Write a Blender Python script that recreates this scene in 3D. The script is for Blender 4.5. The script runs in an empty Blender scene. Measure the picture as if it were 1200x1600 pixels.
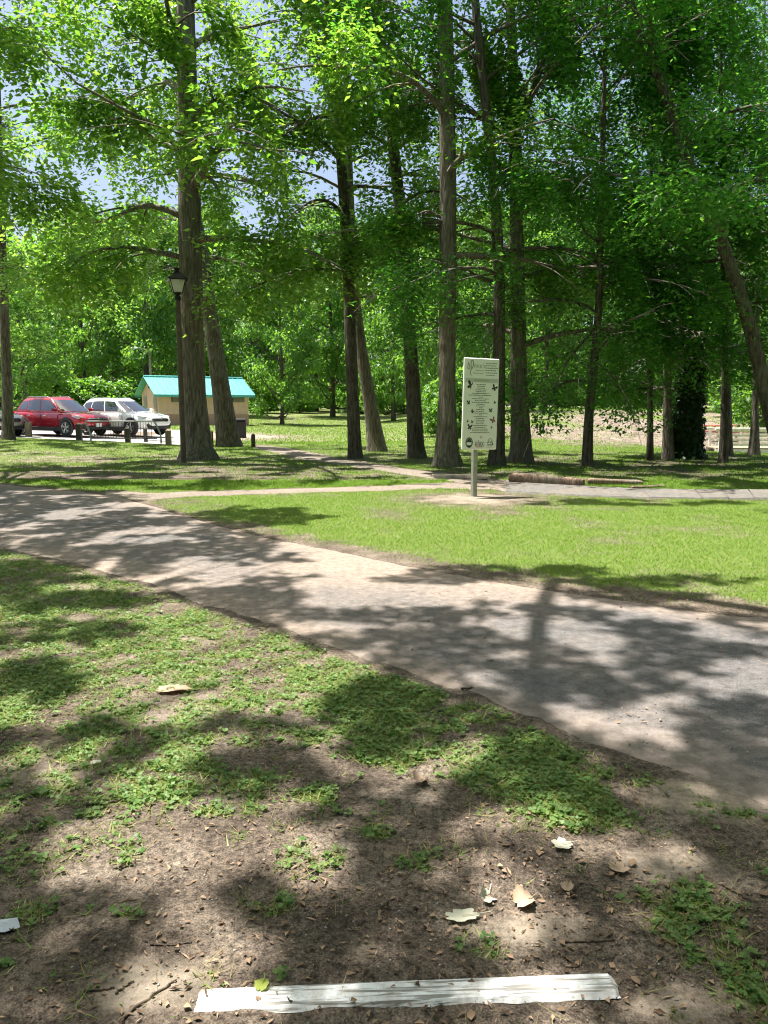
import bpy, math, random
import numpy as np
from mathutils import Vector, Matrix
R = math.radians
sc = bpy.context.scene
col = sc.collection
# ------------------------------------------------------------------ camera, sky, sun, exposure
CAM_H = 1.6
PITCH = R(7.92)
cd = bpy.data.cameras.new('camera')
cd.sensor_fit = 'VERTICAL'; cd.sensor_height = 36.0; cd.lens = 27.0
cd.clip_start = 0.05; cd.clip_end = 2000
cam = bpy.data.objects.new('camera', cd); col.objects.link(cam)
cam.location = (0, 0, CAM_H); cam.rotation_euler = (R(90) - PITCH, 0, 0)
sc.camera = cam
SUN = Vector((-0.285, 0.10, 0.953)).normalized()          # towards the sun
w = bpy.data.worlds.new('World'); sc.world = w; w.use_nodes = True
nt = w.node_tree
sky = nt.nodes.new('ShaderNodeTexSky'); sky.sky_type = 'NISHITA'; sky.sun_disc = False
sky.sun_elevation = math.asin(SUN.z); sky.sun_rotation = math.atan2(SUN.x, SUN.y)
sky.air_density = 1.0; sky.dust_density = 4.0; sky.ozone_density = 1.0
nt.links.new(sky.outputs[0], nt.nodes['Background'].inputs[0])
nt.nodes['Background'].inputs[1].default_value = 0.085
sd = bpy.data.lights.new('sun', 'SUN'); sd.energy = 5.0; sd.angle = R(0.53); sd.color = (1.0, 0.955, 0.88)
so = bpy.data.objects.new('sun', sd); col.objects.link(so)
so.rotation_euler = (-SUN).to_track_quat('-Z', 'Y').to_euler(); so.location = (-20, 10, 60)
vs = sc.view_settings
vs.view_transform = 'Standard'; vs.look = 'None'; vs.exposure = 1.38; vs.gamma = 1.0; vs.use_curve_mapping = False
cy = sc.cycles
cy.max_bounces = 7; cy.diffuse_bounces = 4; cy.glossy_bounces = 3; cy.transmission_bounces = 5
cy.caustics_reflective = False; cy.caustics_refractive = False; cy.sample_clamp_indirect = 6.0
cy.use_adaptive_sampling = True; cy.adaptive_threshold = 0.02
cy.use_denoising = True; cy.filter_width = 1.1
try: cy.denoiser = 'OPENIMAGEDENOISE'; cy.denoising_prefilter = 'ACCURATE'
except Exception: pass

rng = np.random.default_rng(7)
random.seed(7)
# ------------------------------------------------------------------ helpers
def tag(o, label=None, cat=None, group=None, kind=None):
    if label: o['label'] = label
    if cat: o['category'] = cat
    if group: o['group'] = group
    if kind: o['kind'] = kind
    return o

def empty(name, loc, rz=0.0, label=None, cat=None, group=None):
    o = bpy.data.objects.new(name, None); col.objects.link(o)
    o.location = loc; o.rotation_euler = (0, 0, rz); o.empty_display_size = 0.2
    return tag(o, label, cat, group)

def link(name, me, mat=None, parent=None):
    o = bpy.data.objects.new(name, me); col.objects.link(o)
    if mat is not None and not me.materials: me.materials.append(mat)
    if parent is not None: o.parent = parent
    return o

def mesh_np(name, V, F, smooth=False):
    """fast mesh from numpy: V (n,3), F array (m,k) or a list of such arrays"""
    Fs = F if isinstance(F, list) else [F]
    Fs = [np.asarray(f, dtype=np.int32) for f in Fs if len(f)]
    me = bpy.data.meshes.new(name)
    V = np.asarray(V, dtype=np.float32)
    me.vertices.add(len(V)); me.vertices.foreach_set('co', V.ravel())
    nl = sum(f.size for f in Fs); npoly = sum(len(f) for f in Fs)
    me.loops.add(nl); me.polygons.add(npoly)
    me.loops.foreach_set('vertex_index', np.concatenate([f.ravel() for f in Fs]))
    tot = np.concatenate([np.full(len(f), f.shape[1], dtype=np.int32) for f in Fs])
    start = np.concatenate([[0], np.cumsum(tot)[:-1]]).astype(np.int32)
    me.polygons.foreach_set('loop_start', start)
    if smooth: me.polygons.foreach_set('use_smooth', np.ones(npoly, dtype=bool))
    me.update(calc_edges=True)
    return me

class MB:
    """collects simple solids into one mesh"""
    def __init__(s): s.v = []; s.f = []
    def add(s, vs, fs):
        n = len(s.v); s.v += [tuple(p) for p in vs]; s.f += [tuple(i + n for i in f) for f in fs]; return s
    def box(s, c, d, rz=0.0, bev=0.0, M=None):
        x, y, z = d[0]/2, d[1]/2, d[2]/2
        if bev <= 0:
            P = [(sx*x, sy*y, sz*z) for sz in (-1, 1) for sy in (-1, 1) for sx in (-1, 1)]
            F = [(0,2,3,1),(4,5,7,6),(0,1,5,4),(2,6,7,3),(0,4,6,2),(1,3,7,5)]
        else:
            b = min(bev, x*.9, y*.9, z*.9)
            ring = lambda X, Y, Z: [(-X+b,-Y,Z),(X-b,-Y,Z),(X,-Y+b,Z),(X,Y-b,Z),(X-b,Y,Z),(-X+b,Y,Z),(-X,Y-b,Z),(-X,-Y+b,Z)]
            P = ring(x-b, y-b, -z) + ring(x, y, -z+b) + ring(x, y, z-b) + ring(x-b, y-b, z)
            F = [tuple(range(7, -1, -1)), tuple(range(24, 32))]
            for r in range(3):
                for i in range(8):
                    j = (i+1) % 8; F.append((r*8+i, r*8+j, r*8+8+j, r*8+8+i))
        c_, s_ = math.cos(rz), math.sin(rz)
        Q = [(c[0]+p[0]*c_-p[1]*s_, c[1]+p[0]*s_+p[1]*c_, c[2]+p[2]) for p in P]
        if M is not None: Q = [tuple(M @ Vector(q)) for q in Q]
        return s.add(Q, F)
    def cyl(s, a, b, r0, r1=None, n=10, caps=True):
        r1 = r0 if r1 is None else r1
        a = Vector(a); b = Vector(b); d = (b-a).normalized()
        u = d.orthogonal().normalized(); v = d.cross(u)
        P = [a+(u*math.cos(2*math.pi*i/n)+v*math.sin(2*math.pi*i/n))*r0 for i in range(n)]
        P += [b+(u*math.cos(2*math.pi*i/n)+v*math.sin(2*math.pi*i/n))*r1 for i in range(n)]
        F = [(i, (i+1) % n, n+(i+1) % n, n+i) for i in range(n)]
        if caps: F += [tuple(range(n-1, -1, -1)), tuple(range(n, 2*n))]
        return s.add(P, F)
    def tube(s, pts, r, n=8):
        for a, b in zip(pts[:-1], pts[1:]): s.cyl(a, b, r, r, n)
        return s
    def prism(s, poly, h0, h1, axis='z'):
        n = len(poly)
        m = {'z': lambda p, h: (p[0], p[1], h), 'y': lambda p, h: (p[0], h, p[1]), 'x': lambda p, h: (h, p[0], p[1])}[axis]
        P = [m(p, h0) for p in poly] + [m(p, h1) for p in poly]
        F = [tuple(range(n-1, -1, -1)), tuple(range(n, 2*n))] + [(i, (i+1) % n, n+(i+1) % n, n+i) for i in range(n)]
        return s.add(P, F)
    def lathe(s, prof, c, axis='z', n=24):
        P = []; 
        for (r, h) in prof:
            for i in range(n):
                a = 2*math.pi*i/n; x, y = r*math.cos(a), r*math.sin(a)
                P.append({'z': (c[0]+x, c[1]+y, c[2]+h), 'y': (c[0]+x, c[1]+h, c[2]+y)}[axis])
        F = [(k*n+i, k*n+(i+1) % n, (k+1)*n+(i+1) % n, (k+1)*n+i) for k in range(len(prof)-1) for i in range(n)]
        return s.add(P, F)
    def mesh(s, name, smooth=False):
        me = bpy.data.meshes.new(name); me.from_pydata(s.v, [], s.f)
        import bmesh
        bm = bmesh.new(); bm.from_mesh(me); bmesh.ops.recalc_face_normals(bm, faces=bm.faces); bm.to_mesh(me); bm.free()
        if smooth:
            me.polygons.foreach_set('use_smooth', np.ones(len(me.polygons), dtype=bool))
            try: me.set_sharp_from_angle(angle=R(40))
            except Exception: pass
        return me
    def build(s, name, mat, parent=None, smooth=False):
        return link(name, s.mesh(name, smooth), mat, parent)

cp, sp = math.cos(PITCH), math.sin(PITCH)
def ray(px, py):
    u = (px-600)/1200; v = (py-800)/1200
    return np.array([u, cp - v*sp, -sp - v*cp])
def at(px, py, Y):
    d = ray(px, py); k = Y/d[1]; return np.array([0, 0, CAM_H]) + d*k

def hsh(i, j, s):
    h = (i.astype(np.int64)*374761393 + j.astype(np.int64)*668265263 + s*1442695041) & 0xffffffff
    h = ((h ^ (h >> 13))*1274126177) & 0xffffffff
    return ((h ^ (h >> 16)) & 0xffff)/65535.0
def vn(x, y, s=0):
    x = np.asarray(x, float); y = np.asarray(y, float)
    i = np.floor(x); j = np.floor(y); a = x-i; b = y-j; a = a*a*(3-2*a); b = b*b*(3-2*b)
    i = i.astype(np.int64); j = j.astype(np.int64)
    return (hsh(i,j,s)*(1-a)+hsh(i+1,j,s)*a)*(1-b)+(hsh(i,j+1,s)*(1-a)+hsh(i+1,j+1,s)*a)*b
def fbm(x, y, s=0, o=4):
    t = 0; a = .5; n = 0
    for k in range(o): t = t + a*vn(x*2**k, y*2**k, s+k*17); n += a; a *= .5
    return t/n
def sstep(a, b, x):
    t = np.clip((np.asarray(x, float)-a)/(b-a), 0, 1); return t*t*(3-2*t)
def inpoly(x, y, poly):
    x = np.asarray(x); y = np.asarray(y); c = np.zeros(x.shape, bool); n = len(poly)
    for i in range(n):
        x0, y0 = poly[i]; x1, y1 = poly[(i+1) % n]
        if y0 == y1: continue
        t = ((y0 > y) != (y1 > y)) & (x < (x1-x0)*(y-y0)/(y1-y0)+x0); c ^= t
    return c
def polydist(x, y, line):
    d = np.full(np.shape(x), 1e9)
    for (x0, y0), (x1, y1) in zip(line[:-1], line[1:]):
        vx, vy = x1-x0, y1-y0; L = vx*vx+vy*vy+1e-9
        t = np.clip(((x-x0)*vx+(y-y0)*vy)/L, 0, 1)
        d = np.minimum(d, np.hypot(x-x0-t*vx, y-y0-t*vy))
    return d

# ------------------------------------------------------------------ materials
def nodes(name):
    m = bpy.data.materials.new(name); m.use_nodes = True
    n = m.node_tree; b = n.nodes['Principled BSDF']; return m, n, b
def rgb(c): return (c[0], c[1], c[2], 1)
def simple(name, c, rough=.6, metal=0.0, spec=.5, coat=0.0, var=.12, scale=6.0, bump=0.0, bscale=40.0):
    m, n, b = nodes(name)
    b.inputs['Roughness'].default_value = rough; b.inputs['Metallic'].default_value = metal
    b.inputs['Specular IOR Level'].default_value = spec; b.inputs['Coat Weight'].default_value = coat
    tc = n.nodes.new('ShaderNodeTexCoord'); no = n.nodes.new('ShaderNodeTexNoise'); no.inputs['Scale'].default_value = scale
    no.inputs['Detail'].default_value = 5
    n.links.new(tc.outputs['Object'], no.inputs['Vector'])
    r = n.nodes.new('ShaderNodeValToRGB')
    r.color_ramp.elements[0].position = .3; r.color_ramp.elements[1].position = .7
    r.color_ramp.elements[0].color = rgb([k*(1-var) for k in c]); r.color_ramp.elements[1].color = rgb([min(1, k*(1+var)) for k in c])
    n.links.new(no.outputs['Fac'], r.inputs[0]); n.links.new(r.outputs[0], b.inputs['Base Color'])
    if bump:
        n2 = n.nodes.new('ShaderNodeTexNoise'); n2.inputs['Scale'].default_value = bscale; n2.inputs['Detail'].default_value = 4
        n.links.new(tc.outputs['Object'], n2.inputs['Vector'])
        bp = n.nodes.new('ShaderNodeBump'); bp.inputs['Strength'].default_value = bump; bp.inputs['Distance'].default_value = .02
        n.links.new(n2.outputs['Fac'], bp.inputs['Height']); n.links.new(bp.outputs[0], b.inputs['Normal'])
    return m

def leaf_mat(name, c1, c2, t1, t2, tf=.45, rough=.42, spec=.35):
    m, n, b = nodes(name)
    g = n.nodes.new('ShaderNodeNewGeometry')
    def ramp(a, bb):
        r = n.nodes.new('ShaderNodeValToRGB'); r.color_ramp.elements[0].color = rgb(a); r.color_ramp.elements[1].color = rgb(bb)
        n.links.new(g.outputs['Random Per Island'], r.inputs[0]); return r
    ra = ramp(c1, c2); rb = ramp(t1, t2)
    n.links.new(ra.outputs[0], b.inputs['Base Color'])
    b.inputs['Roughness'].default_value = rough; b.inputs['Specular IOR Level'].default_value = spec
    tr = n.nodes.new('ShaderNodeBsdfTranslucent'); n.links.new(rb.outputs[0], tr.inputs[0])
    mx = n.nodes.new('ShaderNodeMixShader'); mx.inputs[0].default_value = tf
    n.links.new(b.outputs[0], mx.inputs[1]); n.links.new(tr.outputs[0], mx.inputs[2])
    n.links.new(mx.outputs[0], n.nodes['Material Output'].inputs[0])
    return m

def bark_mat(name, c1, c2, sx=9.0, bump=.9):
    m, n, b = nodes(name)
    b.inputs['Roughness'].default_value = .9; b.inputs['Specular IOR Level'].default_value = .15
    tc = n.nodes.new('ShaderNodeTexCoord'); mp = n.nodes.new('ShaderNodeMapping'); mp.inputs['Scale'].default_value = (sx, sx, sx*.16)
    n.links.new(tc.outputs['Object'], mp.inputs[0])
    no = n.nodes.new('ShaderNodeTexNoise'); no.inputs['Scale'].default_value = 1.6; no.inputs['Detail'].default_value = 7; no.inputs['Distortion'].default_value = .6
    n.links.new(mp.outputs[0], no.inputs['Vector'])
    vo = n.nodes.new('ShaderNodeTexVoronoi'); vo.feature = 'DISTANCE_TO_EDGE'; vo.inputs['Scale'].default_value = 1.7
    n.links.new(mp.outputs[0], vo.inputs['Vector'])
    mu = n.nodes.new('ShaderNodeMath'); mu.operation = 'MULTIPLY_ADD'; mu.inputs[1].default_value = .7
    n.links.new(vo.outputs['Distance'], mu.inputs[0]); n.links.new(no.outputs['Fac'], mu.inputs[2])
    r = n.nodes.new('ShaderNodeValToRGB'); r.color_ramp.elements[0].position = .36; r.color_ramp.elements[1].position = .82
    r.color_ramp.elements[0].color = rgb(c1); r.color_ramp.elements[1].color = rgb(c2)
    n.links.new(mu.outputs[0], r.inputs[0])
    # grey-green lichen blotches
    nb = n.nodes.new('ShaderNodeTexNoise'); nb.inputs['Scale'].default_value = 1.7; nb.inputs['Detail'].default_value = 5
    n.links.new(tc.outputs['Object'], nb.inputs['Vector'])
    rl = n.nodes.new('ShaderNodeValToRGB'); rl.color_ramp.elements[0].position = .52; rl.color_ramp.elements[1].position = .72
    rl.color_ramp.elements[0].color = (0,0,0,1); rl.color_ramp.elements[1].color = (.55,.55,.55,1)
    n.links.new(nb.outputs['Fac'], rl.inputs[0])
    mx = n.nodes.new('ShaderNodeMixRGB'); mx.inputs[2].default_value = (.21, .21, .17, 1)
    n.links.new(rl.outputs[0], mx.inputs[0]); n.links.new(r.outputs[0], mx.inputs[1]); n.links.new(mx.outputs[0], b.inputs['Base Color'])
    bp = n.nodes.new('ShaderNodeBump'); bp.inputs['Strength'].default_value = bump; bp.inputs['Distance'].default_value = .04
    n.links.new(mu.outputs[0], bp.inputs['Height']); n.links.new(bp.outputs[0], b.inputs['Normal'])
    return m

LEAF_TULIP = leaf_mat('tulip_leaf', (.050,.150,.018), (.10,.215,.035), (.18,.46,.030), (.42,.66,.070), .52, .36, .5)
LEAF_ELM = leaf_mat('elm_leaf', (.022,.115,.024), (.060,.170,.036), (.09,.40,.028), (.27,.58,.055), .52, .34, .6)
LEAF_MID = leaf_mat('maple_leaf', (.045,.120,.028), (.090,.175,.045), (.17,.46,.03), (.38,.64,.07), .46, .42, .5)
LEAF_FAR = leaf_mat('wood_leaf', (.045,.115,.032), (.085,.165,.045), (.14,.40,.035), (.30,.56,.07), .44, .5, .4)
GRASS = leaf_mat('grass_blade', (.095,.210,.020), (.185,.285,.045), (.18,.38,.02), (.32,.48,.05), .38, .6, .25)
GRASS_PALE = leaf_mat('pale_grass_blade', (.13,.225,.035), (.36,.38,.14), (.18,.34,.03), (.34,.42,.10), .30, .6, .3)
GRASS_DRY = leaf_mat('dry_grass_blade', (.22,.22,.07), (.34,.29,.14), (.3,.3,.1), (.4,.34,.15), .3, .7, .2)
CLOVER = leaf_mat('clover_leaf', (.060,.150,.024), (.19,.275,.080), (.10,.30,.02), (.22,.40,.04), .30, .5, .4)
LITTER = leaf_mat('dead_leaf', (.075,.048,.030), (.42,.29,.19), (.2,.10,.04), (.3,.17,.08), .15, .8, .2)
BARK = bark_mat('tulip_bark', (.095,.080,.066), (.30,.258,.215))
BARK_D = bark_mat('dark_bark', (.050,.042,.035), (.19,.162,.135), 10)
BARK_F = bark_mat('far_bark', (.05,.042,.035), (.15,.125,.10), 5)

def ground_mat():
    m, n, b = nodes('park_soil')
    b.inputs['Roughness'].default_value = .95; b.inputs['Specular IOR Level'].default_value = .12
    tc = n.nodes.new('ShaderNodeTexCoord')
    def noise(scale, det=6, rough=.6):
        q = n.nodes.new('ShaderNodeTexNoise'); q.inputs['Scale'].default_value = scale; q.inputs['Detail'].default_value = det; q.inputs['Roughness'].default_value = rough
        n.links.new(tc.outputs['Object'], q.inputs['Vector']); return q
    def ramp(src, e):
        r = n.nodes.new('ShaderNodeValToRGB')
        while len(r.color_ramp.elements) < len(e): r.color_ramp.elements.new(.5)
        for k, (p, c) in enumerate(e): r.color_ramp.elements[k].position = p; r.color_ramp.elements[k].color = rgb(c)
        n.links.new(src, r.inputs[0]); return r
    def mix(f, a, c, mode='MIX'):
        x = n.nodes.new('ShaderNodeMixRGB'); x.blend_type = mode
        if isinstance(f, float): x.inputs[0].default_value = f
        else: n.links.new(f, x.inputs[0])
        n.links.new(a, x.inputs[1]); n.links.new(c, x.inputs[2]); return x.outputs[0]
    n1 = noise(2.6, 8, .65); n2 = noise(38, 6, .7); n3 = noise(150, 3, .6)
    soil = ramp(n1.outputs['Fac'], [(.34, (.078,.062,.050)), (.52, (.142,.114,.091)), (.68, (.235,.195,.158))])
    fine = ramp(n2.outputs['Fac'], [(.36, (.40,.39,.38)), (.5, (1,1,1)), (.64, (1.5,1.46,1.40))])
    soil = mix(1.0, soil.outputs[0], fine.outputs[0], 'MULTIPLY')
    grit = ramp(n3.outputs['Fac'], [(.36, (.55,.54,.53)), (.5, (1,1,1)), (.66, (1.5,1.48,1.44))])
    soil = mix(1.0, soil, grit.outputs[0], 'MULTIPLY')
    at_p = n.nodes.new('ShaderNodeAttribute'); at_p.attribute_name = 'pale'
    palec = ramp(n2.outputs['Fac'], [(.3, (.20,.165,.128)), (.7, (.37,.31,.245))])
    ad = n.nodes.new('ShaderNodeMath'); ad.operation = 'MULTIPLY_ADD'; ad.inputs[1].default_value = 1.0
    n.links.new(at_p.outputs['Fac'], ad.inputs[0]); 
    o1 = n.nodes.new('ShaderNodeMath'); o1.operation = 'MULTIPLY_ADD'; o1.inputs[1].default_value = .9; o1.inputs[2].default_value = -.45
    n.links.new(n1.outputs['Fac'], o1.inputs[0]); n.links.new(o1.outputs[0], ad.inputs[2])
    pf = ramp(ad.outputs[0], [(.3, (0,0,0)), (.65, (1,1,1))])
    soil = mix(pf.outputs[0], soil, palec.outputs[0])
    # thatch of short green and straw under the blades
    at_g = n.nodes.new('ShaderNodeAttribute'); at_g.attribute_name = 'grass'
    thatch = ramp(n2.outputs['Fac'], [(.25, (.060,.105,.018)), (.5, (.125,.185,.032)), (.75, (.19,.26,.055))])
    n4 = noise(9, 6, .7)
    o2 = n.nodes.new('ShaderNodeMath'); o2.operation = 'MULTIPLY_ADD'; o2.inputs[1].default_value = 1.3; o2.inputs[2].default_value = -.65
    n.links.new(n4.outputs['Fac'], o2.inputs[0])
    a2 = n.nodes.new('ShaderNodeMath'); a2.operation = 'ADD'
    n.links.new(at_g.outputs['Fac'], a2.inputs[0]); n.links.new(o2.outputs[0], a2.inputs[1])
    gf = ramp(a2.outputs[0], [(.50, (0,0,0)), (1.0, (.85,.85,.85))])
    colr = mix(gf.outputs[0], soil, thatch.outputs[0])
    n.links.new(colr, b.inputs['Base Color'])
    sm = n.nodes.new('ShaderNodeMath'); sm.operation = 'MULTIPLY_ADD'; sm.inputs[1].default_value = .4
    n.links.new(n3.outputs['Fac'], sm.inputs[0]); n.links.new(n2.outputs['Fac'], sm.inputs[2])
    bp = n.nodes.new('ShaderNodeBump'); bp.inputs['Strength'].default_value = .8; bp.inputs['Distance'].default_value = .018
    n.links.new(sm.outputs[0], bp.inputs['Height']); n.links.new(bp.outputs[0], b.inputs['Normal'])
    return m

def path_mat(name, base_a, base_b, dust, dust_amt, speck=True):
    m, n, b = nodes(name)
    b.inputs['Roughness'].default_value = .92; b.inputs['Specular IOR Level'].default_value = .2
    tc = n.nodes.new('ShaderNodeTexCoord')
    def noise(scale, det=5):
        q = n.nodes.new('ShaderNodeTexNoise'); q.inputs['Scale'].default_value = scale; q.inputs['Detail'].default_value = det; q.inputs['Roughness'].default_value = .65
        n.links.new(tc.outputs['Object'], q.inputs['Vector']); return q
    a = noise(110, 4); r = n.nodes.new('ShaderNodeValToRGB')
    r.color_ramp.elements[0].position = .32; r.color_ramp.elements[1].position = .68
    r.color_ramp.elements[0].color = rgb(base_a); r.color_ramp.elements[1].color = rgb(base_b)
    n.links.new(a.outputs['Fac'], r.inputs[0])
    d = noise(.9, 8); atr = n.nodes.new('ShaderNodeAttribute'); atr.attribute_name = 'dust'
    ad = n.nodes.new('ShaderNodeMath'); ad.operation = 'ADD'; n.links.new(d.outputs['Fac'], ad.inputs[0]); n.links.new(atr.outputs['Fac'], ad.inputs[1])
    rd = n.nodes.new('ShaderNodeValToRGB'); rd.color_ramp.elements[0].position = .45; rd.color_ramp.elements[1].position = .95
    rd.color_ramp.elements[0].color = (0,0,0,1); rd.color_ramp.elements[1].color = (dust_amt,)*3+(1,)
    n.links.new(ad.outputs[0], rd.inputs[0])
    mx = n.nodes.new('ShaderNodeMixRGB'); mx.inputs[2].default_value = rgb(dust); n.links.new(rd.outputs[0], mx.inputs[0]); n.links.new(r.outputs[0], mx.inputs[1])
    f = noise(14, 9); rf = n.nodes.new('ShaderNodeValToRGB'); rf.color_ramp.elements[0].position = .3; rf.color_ramp.elements[1].position = .7
    rf.color_ramp.elements[0].color = (.60,.60,.60,1); rf.color_ramp.elements[1].color = (1.22,1.22,1.22,1); n.links.new(f.outputs['Fac'], rf.inputs[0])
    m2 = n.nodes.new('ShaderNodeMixRGB'); m2.blend_type = 'MULTIPLY'; m2.inputs[0].default_value = 1.0
    n.links.new(mx.outputs[0], m2.inputs[1]); n.links.new(rf.outputs[0], m2.inputs[2]); n.links.new(m2.outputs[0], b.inputs['Base Color'])
    bp = n.nodes.new('ShaderNodeBump'); bp.inputs['Strength'].default_value = .55; bp.inputs['Distance'].default_value = .008
    n.links.new(a.outputs['Fac'], bp.inputs['Height']); n.links.new(bp.outputs[0], b.inputs['Normal'])
    return m
ASPHALT = path_mat('worn_asphalt', (.085,.080,.079), (.195,.184,.180), (.315,.248,.200), .90)
CONCRETE = path_mat('old_concrete', (.115,.108,.098), (.20,.188,.172), (.24,.195,.15), .9)
DIRTPATH = path_mat('trodden_path', (.16,.13,.105), (.28,.235,.19), (.40,.33,.26), .7)
LOT = path_mat('pale_lot', (.33,.32,.31), (.46,.45,.43), (.5,.46,.4), .6)

# ------------------------------------------------------------------ terrain
def gz(x, y):
    x = np.asarray(x, float); y = np.asarray(y, float)
    right = sstep(-1, 9, x)
    z = (1-right)*0.85*sstep(55, 96, y) + right*1.25*sstep(27, 66, y)
    z = z - .6*np.exp(-((x-17)/5.0)**2-((y-32)/4.5)**2)
    z = z + .24*sstep(-5, -14, x)*sstep(22, 31, y)
    z = z + .05*(fbm(x*.25+9, y*.25, 5, 3)-.5)*sstep(13, 22, y)
    return z
def gp(px, py):
    """where the line of sight through a picture point meets the ground"""
    d = ray(px, py); z = 0.0
    for _ in range(6):
        k = (z-CAM_H)/d[2]; z = float(gz(d[0]*k, d[1]*k))
    return (d[0]*k, d[1]*k)
FAR = [(-260,742),(0,755),(100,764),(175,772),(232,786),(330,816),(420,838),(520,856),(620,876),(740,899),(850,916),(950,931),(1060,946),(1200,962),(1400,990),(1700,1030)]
NEAR = [(-260,822),(0,862),(120,886),(210,913),(330,955),(440,991),(560,1036),(690,1081),(800,1118),(855,1150),(950,1190),(1050,1226),(1200,1276),(1400,1350),(1700,1470)]
farw = [gp(*p) for p in FAR]; nearw = [gp(*p) for p in NEAR]
_d = np.array(nearw[-1])-np.array(nearw[-3]); _d = _d/np.linalg.norm(_d)*np.array([1, .55])   # the path runs on beyond the frame
for _k in (5, 11, 18): farw.append(tuple(np.array(farw[len(FAR)-1])+_d*_k)); nearw.append(tuple(np.array(nearw[len(NEAR)-1])+_d*_k))
MAIN_POLY = farw + nearw[::-1]
PB = [(395,697,3),(450,706,6),(500,716,6),(560,727,5),(640,738,5),(720,748,7),(790,760,9),(870,766,8),(1000,772,7),(1200,774,7),(1500,774,7)]
PC = [(165,771,6),(235,776,6),(300,772,4.5),(400,769,4),(500,766,4),(600,763,4),(690,759,5),(770,760,5)]
pb_up = [gp(x, y-h) for x, y, h in PB]; pb_dn = [gp(x, y+h) for x, y, h in PB]
pc_up = [gp(x, y-h) for x, y, h in PC]; pc_dn = [gp(x, y+h) for x, y, h in PC]
PB_POLY = pb_up + pb_dn[::-1]; PC_POLY = pc_up + pc_dn[::-1]
LOT_POLY = [gp(-260,676), gp(0,683.5), gp(130,688.5), gp(262,695), gp(300,696), gp(330,688), gp(300,673), gp(120,669), gp(-260,666)]

def relief(x, y):
    near = 1-sstep(7, 14, y)
    r = .022*(fbm(x*1.6, y*1.6, 11, 3)-.5) + near*.016*(fbm(x*8, y*8, 31, 3)-.5)
    return r
def on_paths(x, y, j=.10):
    wx = x + j*2*(fbm(x*1.7, y*1.7, 41, 3)-.5); wy = y + j*2*(fbm(x*1.7+50, y*1.7, 43, 3)-.5)
    return inpoly(wx, wy, MAIN_POLY) | inpoly(wx, wy, PB_POLY) | inpoly(wx, wy, PC_POLY) | inpoly(x, y, LOT_POLY)
CLUMPS = [(70,1352,75,28),(60,1425,70,38),(490,1345,55,32),(425,1412,45,24),(552,1402,35,14),(750,1482,48,34),(92,1562,62,38),(20,1482,40,30),
          (440,1537,26,18),(885,1262,85,42),(1062,1402,95,36),(1105,1440,70,34),(820,1192,110,44),(950,1285,90,30),(600,1175,70,24),(590,1100,80,40),
          (240,1240,60,22),(330,1265,30,12),(700,1330,30,22),(640,1352,30,24),(300,1195,60,16),(400,1220,60,22),(40,1080,70,50),(500,1240,40,14),
          (1180,1545,45,80),(1050,1465,40,40),(170,1520,22,16),(590,1300,25,14),(200,1430,22,12)]
CLW = []
for (x, y, a, c) in CLUMPS:
    X, Y = gp(x, y); Y1 = gp(x, y-c)[1]; X1 = gp(x+a, y)[0]; CLW.append((X, Y, abs(X1-X), abs(Y1-Y)))
SIGN_X, SIGN_Y = gp(743, 776)
lawn_edge = farw[4:]
def grass_density(x, y):
    x = np.asarray(x, float); y = np.asarray(y, float)
    f = fbm(x*1.1, y*1.1, 3, 4); f2 = fbm(x*4.2, y*4.2, 8, 3); f3 = fbm(x*13, y*13, 19, 3)
    # side of the main path: beyond or before it
    xs = [p[0] for p in nearw]; ys = [p[1] for p in nearw]
    before = y < np.interp(x, xs, ys)
    lawn = .98 - 1.6*np.clip(f-.57, 0, 1)
    dx = (x-SIGN_X+.05)/1.35; dy = (y-SIGN_Y+.35)/1.05
    lawn = lawn - 1.2*np.exp(-(dx*dx+dy*dy)*1.3)
    fx = [p[0] for p in farw]; fy = [p[1] for p in farw]
    edge = y-np.interp(x, fx, fy)
    lawn = lawn - .75*(1-sstep(.05, .8, edge+.6*(f2-.5)))*(.4+.6*sstep(-3, 0, x))
    nearg = .20 + .50*sstep(2.7, 4.6, y) + 1.1*(f-.50) + 1.3*(f2-.5) + 1.9*(f3-.5)
    nearg = nearg - .45*(1-sstep(2.2, 3.2, y))
    for (X, Y, a, c) in CLW:
        q = ((x-X)/a)**2 + ((y-Y)/c)**2
        nearg = nearg + (.80*(1-sstep(.0, 1.8, q)))
    mid = .64 + 1.5*(f-.5) + .5*(f2-.5)
    mid = mid - .5*np.exp(-((x+6.0)/3.5)**2-((y-17.5)/2.0)**2)
    far = .92 - 1.4*np.clip(f-.58, 0, 1)
    slope = .60+2.6*(fbm(x*.22, y*.22, 77, 4)-.5)
    rt = sstep(4, 8, x)*sstep(27, 33, y)*(1-sstep(60, 66, y))
    far = far*(1-rt)+slope*rt
    grv = np.exp(-((x+8.3)/3.2)**2-((y-38.5)/3.5)**2); far = far - 1.3*grv
    g = np.where(before, nearg, np.where(y > 16.5, mid*(1-sstep(23, 28, y))+far*sstep(23, 28, y), lawn))
    return np.clip(g, 0, 1)

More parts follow.
